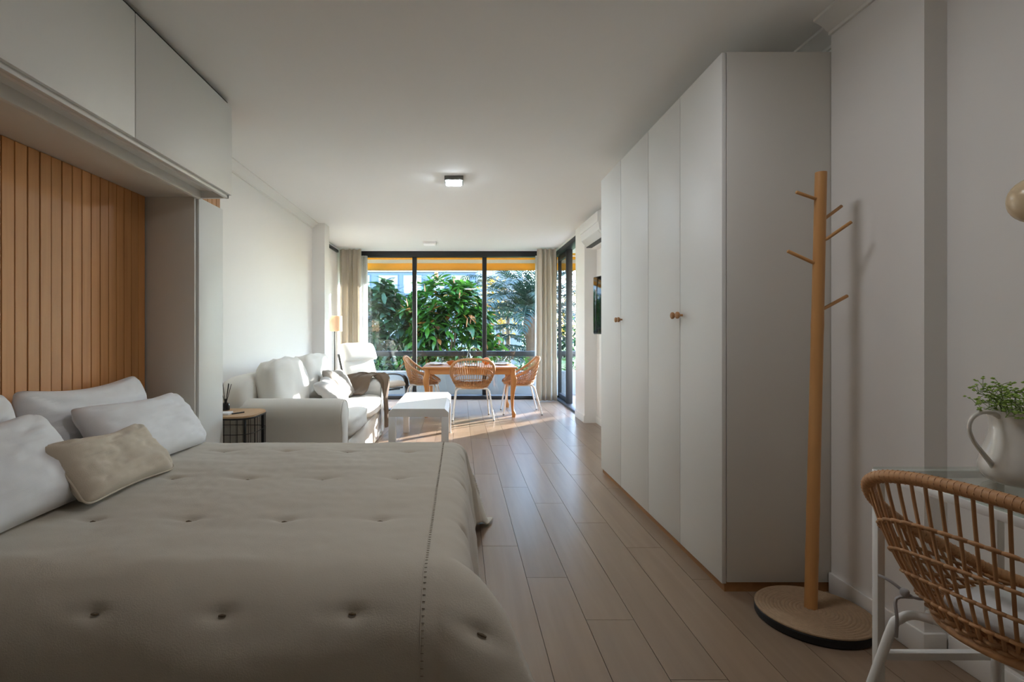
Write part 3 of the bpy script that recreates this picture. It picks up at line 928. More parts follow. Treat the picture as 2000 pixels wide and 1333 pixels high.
for k, (dx, dy) in enumerate(((-.05, .0), (-.03, .02), (.02, .0), (.028, -.01), (.032, .02))):
    part('reed', MB().tube([(dx * -.05, dy * -.05, .03), (dx, dy, .20 - .004 * k)], 0.0022, 5), M['reed'], rd)
bk = thing('booklet', 'thin white booklet lying on the wire side table', 'book', (-1.62, 3.62, SZ + .0005), R(6))
part('pages', MB().box(-.10, .075, -.05, .05, 0.001, .011, .001), M['paper'], bk)
part('cover', MB().box(-.102, .077, -.052, .052, 0.011, .0125, .0005).box(-.102, .077, -.052, .052, 0, .001), M['paper'], bk)
tag(part('pen', MB().tube([(-1.53, 3.61, SZ + .005), (-1.48, 3.69, SZ + .005)], [.0045, .0045], 8), M['black_metal']), 'short black pen beside the booklet on the side table', 'pen')

# ------------------------------------------------------------------ coffee table
ct = thing('coffee_table', 'white coffee table with chamfered edges in front of the sofa', 'table', (-0.365, 5.45, 0))
cx0, cx1, cy0, cy1 = -.635, -.10, 4.78, 6.10
pr = [(cx0, .378), (cx1, .378), (cx1, .418), (cx1 - .034, .45), (cx0 + .034, .45), (cx0, .418)]
part('top', MB().rings([[Vector((x, y, z)) for x, z in pr] for y in (cy0, cy1)]), M['plastic'], ct, 20, world=True)
for x in (cx0, cx1 - .064):
    for y in (cy0, cy1 - .064):
        part('leg', MB().box(x, x + .064, y, y + .064, 0, .380, .002), M['plastic'], ct, world=True)

# ------------------------------------------------------------------ armchair
ac = thing('armchair', 'bentwood lounge chair with white cushions and dark frame by the window', 'armchair', (-1.51, 7.75, 0), math.atan2(-.75, -.66))
cpath = smooth_path([(0, .755, .385), (0, .72, .425), (0, .52, .405), (0, .30, .365), (0, .20, .40), (0, .12, .55), (0, .04, .78), (0, .0, .90)], 5)
def loft_rect(path, w, th, mb=None, soft=True):
    mb = mb or MB(); rings = []
    for i, p in enumerate(path):
        t = (path[min(i + 1, len(path) - 1)] - path[max(i - 1, 0)]).normalized()
        n_ = Vector((1, 0, 0)).cross(t).normalized()
        e = min(i, len(path) - 1 - i)
        q = (0.55, 0.85, 1)[min(e, 2)] if soft else 1
        ring = []
        m_ = 14 if soft else 4
        for k in range(m_):
            if soft:
                a = 2 * PI * k / m_
                cx_, sx_ = math.cos(a), math.sin(a)
                ring.append(p + Vector((1, 0, 0)) * (w / 2 * math.copysign(abs(cx_) ** .35, cx_)) * (0.97 + .03 * q) + n_ * (th / 2 * q * math.copysign(abs(sx_) ** .7, sx_)))
            else:
                a, b = ((-1, -1), (1, -1), (1, 1), (-1, 1))[k]
                ring.append(p + Vector((1, 0, 0)) * a * w / 2 + n_ * b * th / 2)
        rings.append(ring)
    return mb.rings(rings)
part('cushion', loft_rect(cpath, .56, .085), M['white_cushion'], ac, 60)
m = loft_rect(smooth_path([(0, .135, .735), (0, .115, .80), (0, .085, .87), (0, .04, .925), (0, .01, .915)], 5), .575, .10)
part('headrest', m, M['white_cushion'], ac, 60)
for sx in (-.315, .315):
    pth = smooth_path([(sx, .12, .015), (sx, .45, .012), (sx, .66, .02), (sx, .745, .08), (sx, .755, .25), (sx, .745, .42), (sx, .70, .505), (sx, .58, .535), (sx, .35, .52), (sx, .08, .46)], 6)
    part('arm_frame', loft_rect(pth, .06, .022, None, False), M['black_wood'], ac, 40)
    px = sx * .80
    pth = smooth_path([(px, .72, .36), (px, .45, .335), (px, .26, .30), (px, .13, .38), (px, .05, .56), (px, -.04, .82)], 6)
    part('seat_rail', loft_rect(pth, .045, .018, None, False), M['black_wood'], ac, 40)
for yy, zz in ((.60, .33), (.10, .42), (.30, .02)):
    part('crossbar', MB().box(-.31, .31, yy - .02, yy + .02, zz - .009, zz + .009, .003), M['black_wood'], ac)

# ------------------------------------------------------------------ floor lamp
lp = thing('floor_lamp', 'slim floor lamp with a cream drum shade in the corner', 'lamp', (-1.735, 7.45, 0))
part('base', MB().lathe([(.001, 0), (.12, 0), (.12, .012), (.02, .02), (.012, .03)], 28), M['black_metal'], lp)
part('pole', MB().tube([(0, 0, .02), (0, 0, 1.30)], .009, 10), M['black_metal'], lp)
part('shade', MB().lathe([(.105, 1.14), (.103, 1.355)], 32, cap0=False, cap1=False).lathe([(.102, 1.141), (.100, 1.354)], 32, cap0=False, cap1=False), M['shade'], lp, 60)
part('bulb', MB().lathe([(.004, 1.30), (.014, 1.28), (.028, 1.24), (.030, 1.22), (.02, 1.19), (.004, 1.182)], 16), M['plastic'], lp, 60)

# ------------------------------------------------------------------ television and air conditioner on the right wall
tv = thing('television', 'flat black television on the right wall past the wardrobe', 'television', (1.475, 5.95, 1.11), R(11))
part('housing', MB().box(.006, .04, -.93, 0, 0, .63, .004), M['black_metal'], tv)
part('screen', MB().box(0, .007, -.922, -.008, .012, .622, .001), M['screen'], tv)
part('bracket', MB().box(.04, .085, -.58, -.36, .2, .44, .003).box(.08, .13, -.5, -.44, .28, .36, .003), M['black_metal'], tv)
an = thing('air_conditioner', 'white wall air conditioner high on the right wall', 'air conditioner', (1.58, 6.13, 2.14))
pr = [(1.70, 2.145), (1.62, 2.14), (1.545, 2.165), (1.485, 2.235), (1.475, 2.31), (1.475, 2.425), (1.49, 2.44), (1.70, 2.44)]
part('housing', MB().rings([[Vector((x, y, z)) for x, z in pr] for y in (5.72, 6.56)]), M['plastic'], an, 20, world=True)
part('front_panel', MB().box(1.466, 1.476, 5.73, 6.55, 2.315, 2.428, .003), M['plastic'], an, world=True)
m = MB().box(-.004, .004, 5.78, 6.50, -.045, .045, .002)
m.xform(Matrix.Translation((1.512, 0, 2.196)) @ Matrix.Rotation(R(-40), 4, 'Y'))
part('louvre', m, M['plastic'], an, world=True)
part('outlet', MB().box(1.53, 1.62, 5.78, 6.50, 2.148, 2.158), M['black_metal'], an, 0, world=True)

# ------------------------------------------------------------------ coat stand
cs = thing('coat_stand', 'bamboo coat stand with five pegs on a round jute-topped base', 'coat stand', (1.395, 2.12, 0))
part('base', MB().lathe([(.01, 0), (.200, 0), (.206, .006), (.206, .030), (.200, .034), (.01, .034)], 64), M['rubber'], cs)
prof = [(.205, .034)]
for k in range(15):
    r0 = .206 - k * .0135
    for a in (20, 60, 100, 140):
        prof.append((r0 - .00675 + .00675 * math.cos(R(a)), .036 + .0058 * math.sin(R(a))))
prof.append((.003, .036))
part('jute_top', MB().lathe(prof, 72, cap0=False), M['jute'], cs, 60)
pa, pb = Vector((0.002, .02, .036)), Vector((.043, .02, 1.772))
n = 40
pts = [pa.lerp(pb, k / n) for k in range(n + 1)]
rad = [.0232 - .0022 * k / n for k in range(n + 1)]
for nd in (5, 9, 26):
    rad[nd] += .0012
part('pole', MB().tube(pts, rad, 20), M['bamboo'], cs, 50)
for z, ox, oy, oz, rr in ((1.665, -.085, -.01, .025, .0065), (1.585, .085, .02, .058, .0065), (1.50, .068, -.05, .062, .0065), (1.41, -.105, .0, .048, .007), (1.225, .115, .02, .056, .007)):
    c = pa.lerp(pb, (z - .036) / 1.736)
    d = Vector((ox, oy, oz)); h = Vector((ox, oy, 0)).normalized()
    part('peg', MB().tube([c + h * .012, c + h * .018 + d * .1, c + h * .018 + d, c + h * .018 + d * 1.02], [rr, rr, rr, rr * .7], 10), M['bamboo'], cs, 50)

# ------------------------------------------------------------------ glass desk
dk = thing('desk', 'narrow desk with glass top and white metal frame by the right wall', 'desk', (1.39, 1.08, 0))
DX0, DX1, DY0, DY1, DZ = 1.215, 1.585, 0.58, 1.585, 0.74
part('glass_top', MB().box(DX0 + .002, DX1 - .002, DY0 + .002, DY1 - .002, DZ - .006, DZ, .001), M['desk_glass'], dk, 20, world=True)
q = .022
for x in (DX0, DX1 - q):
    for y in (DY0, DY1 - q):
        part('leg', MB().box(x, x + q, y, y + q, 0, DZ - .007, .002), M['white_metal'], dk, world=True)
for y in (DY0, DY1 - q):
    part('rail', MB().box(DX0 + q, DX1 - q, y, y + q, DZ - .007 - q, DZ - .007, .002), M['white_metal'], dk, world=True)
    part('stretcher', MB().box(DX0 + q, DX1 - q, y, y + q, .18, .18 + q, .002), M['white_metal'], dk, world=True)
for x in (DX0, DX1 - q):
    part('rail', MB().box(x, x + q, DY0 + q, DY1 - q, DZ - .007 - q, DZ - .007, .002), M['white_metal'], dk, world=True)
part('stretcher', MB().box(DX1 - q, DX1, DY0 + q, DY1 - q, .18, .18 + q, .002), M['white_metal'], dk, world=True)

# jug and greenery
jg = thing('jug', 'white ceramic jug with a looped handle on the glass desk', 'jug', (1.475, 1.395, DZ), R(0))
prof = [(.062, 0), (.072, .003), (.087, .012), (.096, .03), (.097, .05), (.090, .08), (.080, .11), (.0745, .14), (.0755, .165), (.082, .186), (.0845, .192), (.080, .190), (.072, .165), (.071, .14), (.077, .11), (.087, .08), (.094, .05), (.092, .03), (.07, .010), (.002, .009)]
m = MB().lathe(prof, 40, cap1=False)
for i, p in enumerate(m.v):
    if p.z > .15:
        a = math.atan2(p.y, p.x); k = math.exp(-((a - .1) / .35) ** 2) * (p.z - .15) / .045
        m.v[i] = Vector((p.x * (1 + .28 * k), p.y * (1 + .10 * k), p.z + .010 * k))
part('body', m, M['ceramic'], jg, 60)
hp = smooth_path([(-.072, .0, .176), (-.095, .0, .187), (-.122, .0, .188), (-.146, .0, .172), (-.153, .0, .145), (-.142, .0, .115), (-.120, .0, .085), (-.098, .0, .058), (-.090, .0, .046)], 6)
mr = MB().tube(hp, [.0078 - .003 * math.sin(PI * k / (len(hp) - 1)) for k in range(len(hp))], 10)
part('handle', mr, M['ceramic'], jg, 60)
sp = thing('sprig_bunch', 'loose bunch of pale green sprigs standing in the white jug', 'plant', (1.475, 1.395, DZ + .012))
random.seed(11)
for k in range(26):
    a = 2 * PI * k / 26 + random.uniform(-.15, .15)
    rr = random.uniform(.03, .125) if k % 3 else random.uniform(.10, .15)
    hz = random.uniform(.195, .265) - rr * .25
    ex = Vector((math.cos(a) * rr, math.sin(a) * rr * .75, hz))
    b0 = Vector((math.cos(a) * .02, math.sin(a) * .02, .02)); b1 = Vector((math.cos(a) * .05, math.sin(a) * .05, .18))
    if rr < .06: b1 = Vector((math.cos(a) * rr * .6, math.sin(a) * rr * .6, .17))
    ms_ = MB(); ml = MB()
    sp_pts = smooth_path([b0, b1, b1.lerp(ex, .55) + Vector((0, 0, .012)), ex], 4)
    ms_.tube(sp_pts, .0012, 5)
    for q_ in range(9):
        t_ = random.choice((.55, .7, .82, .95, 1.0))
        o_ = sp_pts[min(len(sp_pts) - 1, int(t_ * (len(sp_pts) - 1)))]
        d_ = Vector((random.uniform(-1, 1), random.uniform(-1, 1), random.uniform(-.15, 1))).normalized() * random.uniform(.014, .036)
        e_ = o_ + d_
        ms_.tube([o_, o_ + d_ * .5 + Vector((0, 0, .004)), e_], .0007, 4)
        for w_ in range(3):
            c_ = e_ + Vector((random.uniform(-1, 1), random.uniform(-1, 1), random.uniform(-.6, .6))) * .005
            s_ = random.uniform(.0022, .0042)
            ml.add([c_ + Vector(v_) * s_ for v_ in ((1.7, 0, 0), (-1.7, 0, 0), (0, 1.2, .2), (0, -1.2, .2), (0, 0, .9), (0, 0, -.7))],
                   [(0, 2, 4), (2, 1, 4), (1, 3, 4), (3, 0, 4), (2, 0, 5), (1, 2, 5), (3, 1, 5), (0, 3, 5)])
    o_ = part('stem', ms_, M['stem'], sp, 60)
    ml.v = [v_ - o_.location for v_ in ml.v]
    bo = part('buds', ml, M['sprig'], o_, 0); bo['kind'] = 'stuff'

# wall globe lamp at the right picture edge
gl = thing('wall_lamp', 'round frosted globe wall lamp above the desk', 'lamp', (1.60, 1.49, 1.44))
part('globe', MB().lathe([(.001, -.066)] + [(.066 * math.sin(PI * k / 16), -.066 * math.cos(PI * k / 16)) for k in range(1, 16)] + [(.001, .066)], 28, (1.605, 1.49, 1.505)), M['globe'], gl, 80, world=True)
part('wall_plate', MB().lathe([(.045, 0), (.045, .012), (.02, .016)], 24).xform(Matrix.Translation((1.70, 1.49, 1.505)) @ Matrix.Rotation(R(-90), 4, 'Y')), M['brass'], gl, world=True)
part('arm', MB().tube([(1.688, 1.49, 1.505), (1.665, 1.49, 1.505)], .012, 10), M['brass'], gl, world=True)

# ------------------------------------------------------------------ rattan chair (built once, copied)
RIM_H = [(0, .0, .785), (.10, .002, .781), (.19, .010, .764), (.246, .036, .730), (.276, .095, .672), (.282, .18, .61), (.272, .28, .553), (.25, .36, .51), (.215, .43, .468), (.14, .475, .448), (0, .49, .44)]
rim_half = smooth_path(RIM_H, 8)
rim_full = [Vector((-p.x, p.y, p.z)) for p in rim_half[::-1]][:-1] + rim_half       # front -> left -> back -> right -> front
Lr = [0.0]
for a, b in zip(rim_full, rim_full[1:]): Lr.append(Lr[-1] + (a - b).length)
def rim_at(t):
    d = (t % 1.0) * Lr[-1]
    lo = 0
    for i in range(len(Lr) - 1):
        if Lr[i] <= d <= Lr[i + 1]: lo = i; break
    f = (d - Lr[lo]) / max(1e-9, Lr[lo + 1] - Lr[lo])
    return rim_full[lo].lerp(rim_full[lo + 1], f)
def seat_at(t):
    a = 2 * PI * (t - .5)
    return Vector((.205 * math.sin(a), .275 - .20 * math.cos(a), .418))
def shell(t, g, off=0.0):
    r, s_ = rim_at(t), seat_at(t)
    c = Vector((s_.x * .35 + r.x * .65, s_.y * .35 + r.y * .65, s_.z * .66 + r.z * .34 - .012))
    p = s_ * (1 - g) ** 2 + c * 2 * g * (1 - g) + r * g * g
    if off:
        ctr = Vector((0, .275, p.z + .12))
        p = p + (p - ctr).normalized() * off
    return p
def build_chair():
    t = thing('rattan_chair', 'x', 'chair')
    mb = MB().tube(rim_full[:-1], .0160, 12, loop=True)
    rim = part('rim', mb, M['rattan'], t, 60)
    # cane wrapping on the rim
    wr = MB()
    N = 150
    for k in range(N):
        tt = k / N
        p = rim_at(tt); d = (rim_at(tt + .002) - rim_at(tt - .002)).normalized()
        n_ = d.orthogonal().normalized(); b_ = d.cross(n_)
        wr.tube([p + (n_ * math.cos(2 * PI * q_ / 8) + b_ * math.sin(2 * PI * q_ / 8)) * .0157 + d * (.004 * q_ / 8) for q_ in range(8)], .0018, 4, loop=True)
    wo = part('cane_wrap', wr, M['rattan'], rim, 60); wo['kind'] = 'stuff'
    wo.location = wo.location - rim.location
    NS = 60
    for k in range(NS):
        tt = (k + .5) / NS
        if rim_at(tt).z < .455: continue
        pts = [shell(tt, g / 10) for g in range(11)]
        part('spoke', MB().tube(pts, .0044, 6), M['rattan'], t, 60)
    for bi, (g, th, rows) in enumerate(((.06, .0050, 2), (.19, .0046, 1), (.38, .0044, 1), (.56, .0044, 1), (.75, .0044, 1))):
        for sgn in (-1, 1):
            pts = []
            Q = NS * 4
            for k in range(Q + 1):
                tt = .10 + .80 * k / Q
                ph = sgn * math.cos(PI * (tt * NS - .5) )
                gg = g + sgn * .014 * math.sin(PI * (tt * NS)) + (.0 if rows == 1 else .02 * sgn)
                pts.append(shell(tt, max(0.0, gg), .0060 * ph))
            part('weave_band', MB().tube(pts, th, 6), M['rattan'], t, 60)
    # seat: ring and woven panel
    part('seat_ring', MB().tube([seat_at(k / 48) + Vector((0, 0, -.004)) for k in range(48)], .013, 8, loop=True), M['rattan'], t, 60)
    sm = MB()
    for k in range(19):
        y = .09 + k * .0205
        hw = .2 * math.sqrt(max(0, 1 - ((y - .275) / .2) ** 2))
        if hw > .02:
            sm.tube([(-hw + 2 * hw * q_ / 14, y, .420 + .004 * (1 if (q_ + k) % 2 else -1)) for q_ in range(15)], .0075, 6)
    for k in range(14):
        x = -.19 + k * .0292
        hw = .2 * math.sqrt(max(0, 1 - (x / .205) ** 2))
        if hw > .02: sm.tube([(x, .275 - hw, .419), (x, .275 + hw, .419)], .005, 6)
    so_ = part('seat', sm, M['rattan'], t, 60)
    ring = [(-.165, .13), (.165, .13), (.165, .42), (-.165, .42)]
    part('seat_frame', MB().tube([(-.16, .13, .398), (.16, .13, .398), (.175, .15, .398), (.175, .40, .398), (.16, .42, .398), (-.16, .42, .398), (-.175, .40, .398), (-.175, .15, .398)], .0105, 8, loop=True), M['white_metal'], t, 60)
    for sx in (-1, 1):
        for rear in (True, False):
            if rear: pts = [(sx * .15, .13, .398), (sx * .185, .11, .396), (sx * .207, .09, .375), (sx * .218, .07, .33), (sx * .262, -.015, .006)]
            else: pts = [(sx * .15, .42, .398), (sx * .185, .43, .396), (sx * .205, .445, .375), (sx * .212, .455, .33), (sx * .245, .505, .006)]
            lg = part('leg', MB().tube(smooth_path(pts, 4), .0118, 10), M['white_metal'], t, 60)
            e = Vector(pts[-1])
            sub('foot_cap', MB().lathe([(.013, 0), (.0135, .014), (.012, .016)], 10, (e.x, e.y, 0.0)), M['grey_plastic'], lg)
    return t
chair = build_chair()
def place_chair(o, x, y, deg, label, group=None):
    o.location = (x, y, 0); o.rotation_euler = (0, 0, R(deg)); o['label'] = label
    if group: o['group'] = group
    return o
place_chair(chair, 1.125, 1.20, -90 + 14, 'large rattan chair with white legs at the glass desk', 'rattan chairs')
place_chair(copy_tree(chair), .17, 6.83, 2, 'rattan chair seen from behind, in front of the dining table', 'rattan chairs')
place_chair(copy_tree(chair), -.775, 7.62, -92, 'rattan chair at the dining table end beside the armchair', 'rattan chairs')
place_chair(copy_tree(chair), 1.10, 7.55, 90, 'rattan chair at the dining table end beside the right curtain', 'rattan chairs')
# cushion tied to the desk chair
cu = thing('seat_cushion', 'thin white tied cushion on the desk rattan chair', 'cushion', (1.125, 1.20, .432), R(-76))
part('pad', MB().soft((0, .275, .018), (.34, .32, .036), 3.2, 12), M['cotton'], cu, 60)
for sx in (-.155, .155):
    p0 = Vector((sx, .13, .018)); 
    sgn = 1 if sx > 0 else -1
    p1 = Vector((sx * 1.18, .105, .012))
    m = MB().tube(smooth_path([p0, p1, p1 + Vector((sgn * .035, -.03, .03)), p1 + Vector((sgn * .06, -.04, .036))], 4), .004, 6)
    m.tube(smooth_path([p1, p1 + Vector((sgn * .02, -.03, -.01)), p1 + Vector((sgn * .014, -.035, -.06)), p1 + Vector((sgn * .02, -.03, -.11))], 4), .0045, 6)
    m.soft(p1 + Vector((sgn * .01, -.015, .01)), (.02, .018, .02), 3, 4)
    part('tie', m, M['tie'], cu, 60)

# ------------------------------------------------------------------ dining table and what stands on it
TZ = 0.668
dt = thing('dining_table', 'honey wood dining table with curved cabriole legs', 'table', (.135, 7.6, 0))
TX0, TX1, TY0, TY1 = -.50, .77, 7.08, 8.12
tp = rrect(TX0, TX1, TY0, TY1, .04, 4)
def inset(pts, d):
    c = ((TX0 + TX1) / 2, (TY0 + TY1) / 2)
    return [(x + (d if x < c[0] else -d), y + (d if y < c[1] else -d)) for x, y in pts]
part('top', MB().rings([[Vector((x, y, z)) for x, y in inset(tp, d)] for z, d in ((TZ - .026, .014), (TZ - .020, .004), (TZ - .010, 0), (TZ - .003, .004), (TZ, .010))]), M['top_wood'], dt, 40, world=True)
for a in (((TX0 + .09, TX1 - .09), (TY0 + .055, TY0 + .075)), ((TX0 + .09, TX1 - .09), (TY1 - .075, TY1 - .055))):
    part('apron', MB().box(a[0][0], a[0][1], a[1][0], a[1][1], TZ - .10, TZ - .026, .002), M['top_wood'], dt, world=True)
for x in (TX0 + .055, TX1 - .075):
    part('apron', MB().box(x, x + .02, TY0 + .09, TY1 - .09, TZ - .10, TZ - .026, .002), M['top_wood'], dt, world=True)
for sx in (-1, 1):
    for sy in (-1, 1):
        cx_ = TX0 + .065 if sx < 0 else TX1 - .065; cy_ = TY0 + .065 if sy < 0 else TY1 - .065
        prof = [(.640, .034, 0), (.565, .036, .002), (.52, .042, .010), (.48, .043, .014), (.42, .037, .008), (.33, .029, -.002), (.22, .022, -.008), (.13, .018, -.006), (.09, .019, 0), (.065, .025, .008), (.04, .028, .012), (.015, .024, .010), (0, .022, .010)]
        rings = []
        for z, hw, o_ in prof:
            ring = []
            for k in range(12):
                a = 2 * PI * k / 12
                c_, s_ = math.cos(a), math.sin(a)
                ring.append(Vector((cx_ + sx * o_ + hw * math.copysign(abs(c_) ** .7, c_), cy_ + sy * o_ + hw * math.copysign(abs(s_) ** .7, s_), z)))
            rings.append(ring)
        part('leg', MB().rings(rings[::-1]), M['table_wood'], dt, 50, world=True)
def plate(x, y, label, r=.125):
    o = part('plate', MB().lathe([(.07, 0), (.075, .002), (r - .01, .014), (r, .018), (r - .003, .021), (r - .02, .017), (.07, .006), (.002, .005)], 30, (x, y, TZ), cap1=False), M['ceramic'], None, 60)
    return tag(o, label, 'plate', 'plates on the dining table')
def tumbler(x, y, label, h=.10, r=.034):
    o = part('tumbler', MB().lathe([(.002, 0), (r * .85, 0), (r, h), (r - .002, h), (r * .85 - .003, .008), (.002, .007)], 20, (x, y, TZ)), M['clear_glass'], None, 60)
    return tag(o, label, 'glass', 'glasses on the dining table')
plate(-.33, 7.55, 'white plate at the left end of the dining table')
plate(.60, 7.55, 'white plate at the right end of the dining table')
plate(.15, 7.24, 'white plate in front of the middle rattan chair', .12)
tumbler(-.27, 7.76, 'clear glass behind the left plate')
tumbler(.02, 7.62, 'clear glass left of the carafe', .095, .042)
tumbler(.235, 7.66, 'clear glass right of the carafe', .085)
tumbler(.575, 7.78, 'clear glass behind the right plate', .105)
cf = part('carafe', MB().lathe([(.002, 0), (.046, 0), (.052, .01), (.050, .05), (.034, .11), (.019, .15), (.016, .19), (.021, .225), (.019, .225), (.014, .19), (.016, .15), (.031, .11), (.046, .05), (.047, .012), (.002, .008)], 24, (.13, 7.56, TZ)), M['clear_glass'], None, 60)
tag(cf, 'clear glass carafe in the middle of the dining table', 'carafe')
bw = part('bread_bowl', MB().lathe([(.03, 0), (.04, .002), (.075, .035), (.082, .05), (.078, .05), (.07, .035), (.036, .008), (.002, .007)], 26, (-.11, 7.52, TZ), cap1=False), M['top_wood'], None, 60)
tag(bw, 'small wooden bowl of bread rolls on the dining table', 'bowl')
for k, (dx, dy) in enumerate(((-.03, 0), (.03, .01), (0, -.03))):
    tag(part('bread_roll', MB().soft((-.11 + dx, 7.52 + dy, TZ + .042 + .006 * k), (.055, .042, .036), 2.3, 6), M['bread'], None, 60), ('bread roll lying left in the wooden bowl', 'bread roll lying right in the wooden bowl', 'bread roll lying in front in the wooden bowl')[k], 'bread')
def fruit(name, label, x, y, r, mat):
    t = thing(name, label, 'fruit', (x, y, TZ))
    part('flesh', MB().soft((0, 0, r * .97), (2 * r, 2 * r, 1.94 * r), 2.0, 8), mat, t, 60)
    part('stem', MB().lathe([(.004, 1.90 * r), (.005, 1.95 * r), (.002, 1.97 * r)], 8), M['stem'], t)
fruit('orange_fruit', 'large orange standing on the dining table', .375, 7.58, .055, M['orange'])
fruit('lemon_fruit', 'pale yellow lemon beside the orange', .445, 7.52, .030, M['lemon'])
def napkin(x, y, label, rz):
    o = part('napkin', MB().soft((0, 0, .010), (.16, .10, .018), 5, 8, lambda w, q_: Vector((w.x, w.y, w.z + .006 * nz(w.x * 30, w.y * 40, x)))), M['napkin'], None, 60)
    o.location = (x, y, TZ + .018); o.rotation_euler = (0, 0, rz)
    tag(o, label, 'napkin', 'napkins on the plates')
napkin(-.34, 7.55, 'folded white napkin on the left plate', .3)
napkin(.60, 7.54, 'folded white napkin on the right plate', -.2)

# ------------------------------------------------------------------ outdoors
random.seed(21)
struct('terrace', MB().box(-6, 4.3, YB + .1, 10.2, -.25, -.03).box(1.95, 4.3, 4.0, YB + .1, -.25, -.03), M['terrace'], 0, 'tiled balcony floor outside the window', 'terrace')
struct('parapet', MB().box(-6, 4.3, 9.95, 10.1, -.03, .40, .006), M['render_white'], 30, 'low white balcony parapet outside the window', 'parapet')
struct('parapet_side', MB().box(4.15, 4.3, 4.0, 9.95, -.03, .40, .006), M['render_white'], 30, 'low white parapet closing the side of the balcony', 'parapet')
ral = thing('balcony_railing', 'dark metal railing along the balcony parapet', 'railing', (0, 10.02, .40))
part('top_rail', MB().box(-6, 4.27, 9.98, 10.06, .68, .775, .006), M['dark_frame'], ral, world=True)
for x in (-5.4, -3.6, -1.8, 0.0, 1.45, 2.7, 4.0):
    part('post', MB().box(x - .02, x + .02, 10.0, 10.04, .40, .68), M['dark_frame'], ral, 0, world=True)
# awning above the glazing
aw = thing('awning', 'yellow and white striped awning valance outside the window', 'awning', (-.5, 10.0, 2.52))
def aw_fn(u, v):
    x = -4.0 + 7.9 * u
    return Vector((x, 9.98 + .008 * math.sin(u * 60), 2.53 - .26 * v))
m = MB().grid(aw_fn, 120, 4)
m.v = [p - Vector((-.5, 10.0, 2.53)) for p in m.v]
o = link('valance', m.mesh('valance', M['awning'], 60), aw); o.location = (0, 0, .01)
o.modifiers.new('thick', 'SOLIDIFY').thickness = .003
part('box', MB().box(-4.0, 3.9, 9.26, 9.42, 2.53, 2.66, .01), M['render_white'], aw, world=True)
part('cloth', MB().box(-4.0, 3.9, 9.40, 9.98, 2.56, 2.563), M['awning'], aw, 0, world=True)
part('front_bar', MB().tube([(-4.0, 9.98, 2.545), (3.9, 9.98, 2.545)], .016, 8), M['white_metal'], aw, world=True)
sa = thing('awning', 'yellow and white striped awning along the side of the balcony', 'awning', (3.9, 7.0, 2.53))
m = MB().grid(lambda u, v: Vector((3.9 + .008 * math.sin(u * 50), 4.0 + 5.9 * u, 2.53 - .26 * v)), 90, 4)
m.v = [p - Vector((3.9, 7.0, 2.53)) for p in m.v]
o = link('valance', m.mesh('valance', M['awning'], 60), sa)
o.modifiers.new('thick', 'SOLIDIFY').thickness = .003
part('cloth', MB().box(1.96, 3.9, 4.0, 9.4, 2.566, 2.569), M['awning'], sa, 0, world=True)
part('front_bar', MB().tube([(3.9, 4.0, 2.545), (3.9, 9.9, 2.545)], .016, 8), M['white_metal'], sa, world=True)
struct('lawn', MB().box(-60, 80, 10.1, 120, -.8, -.6), M['lawn'], 0, 'green garden lawn beyond the balcony', 'lawn')

def leaf_verts(L, W, bend, fold=.25):
    """pointed oval leaf along +y with a raised midrib fold"""
    st = [(0, .05), (.2, .62), (.5, 1.0), (.8, .6), (1.0, .02)]
    v = []
    for t, w in st:
        y = L * t; z = -bend * L * t * t
        hw = W / 2 * w
        v += [Vector((-hw, y, z + fold * hw)), Vector((0, y, z)), Vector((hw, y, z + fold * hw))]
    f = []
    for i in range(4):
        a = i * 3
        f += [(a, a + 1, a + 4, a + 3), (a + 1, a + 2, a + 5, a + 4)]
    return v, f
def orient(p, d, roll=0.0):
    d = d.normalized()
    up = Vector((0, 0, 1)) if abs(d.z) < .95 else Vector((1, 0, 0))
    x = d.cross(up).normalized(); z = x.cross(d)
    m_ = Matrix((x, d, z)).transposed().to_4x4()
    return Matrix.Translation(p) @ m_ @ Matrix.Rotation(roll, 4, 'Y')
LEAF_ME = []
for k in range(3):
    v, f = leaf_verts(.25 + .03 * k, .095 + .01 * k, (.12, .25, .38)[k])
    LEAF_ME.append((v, f))
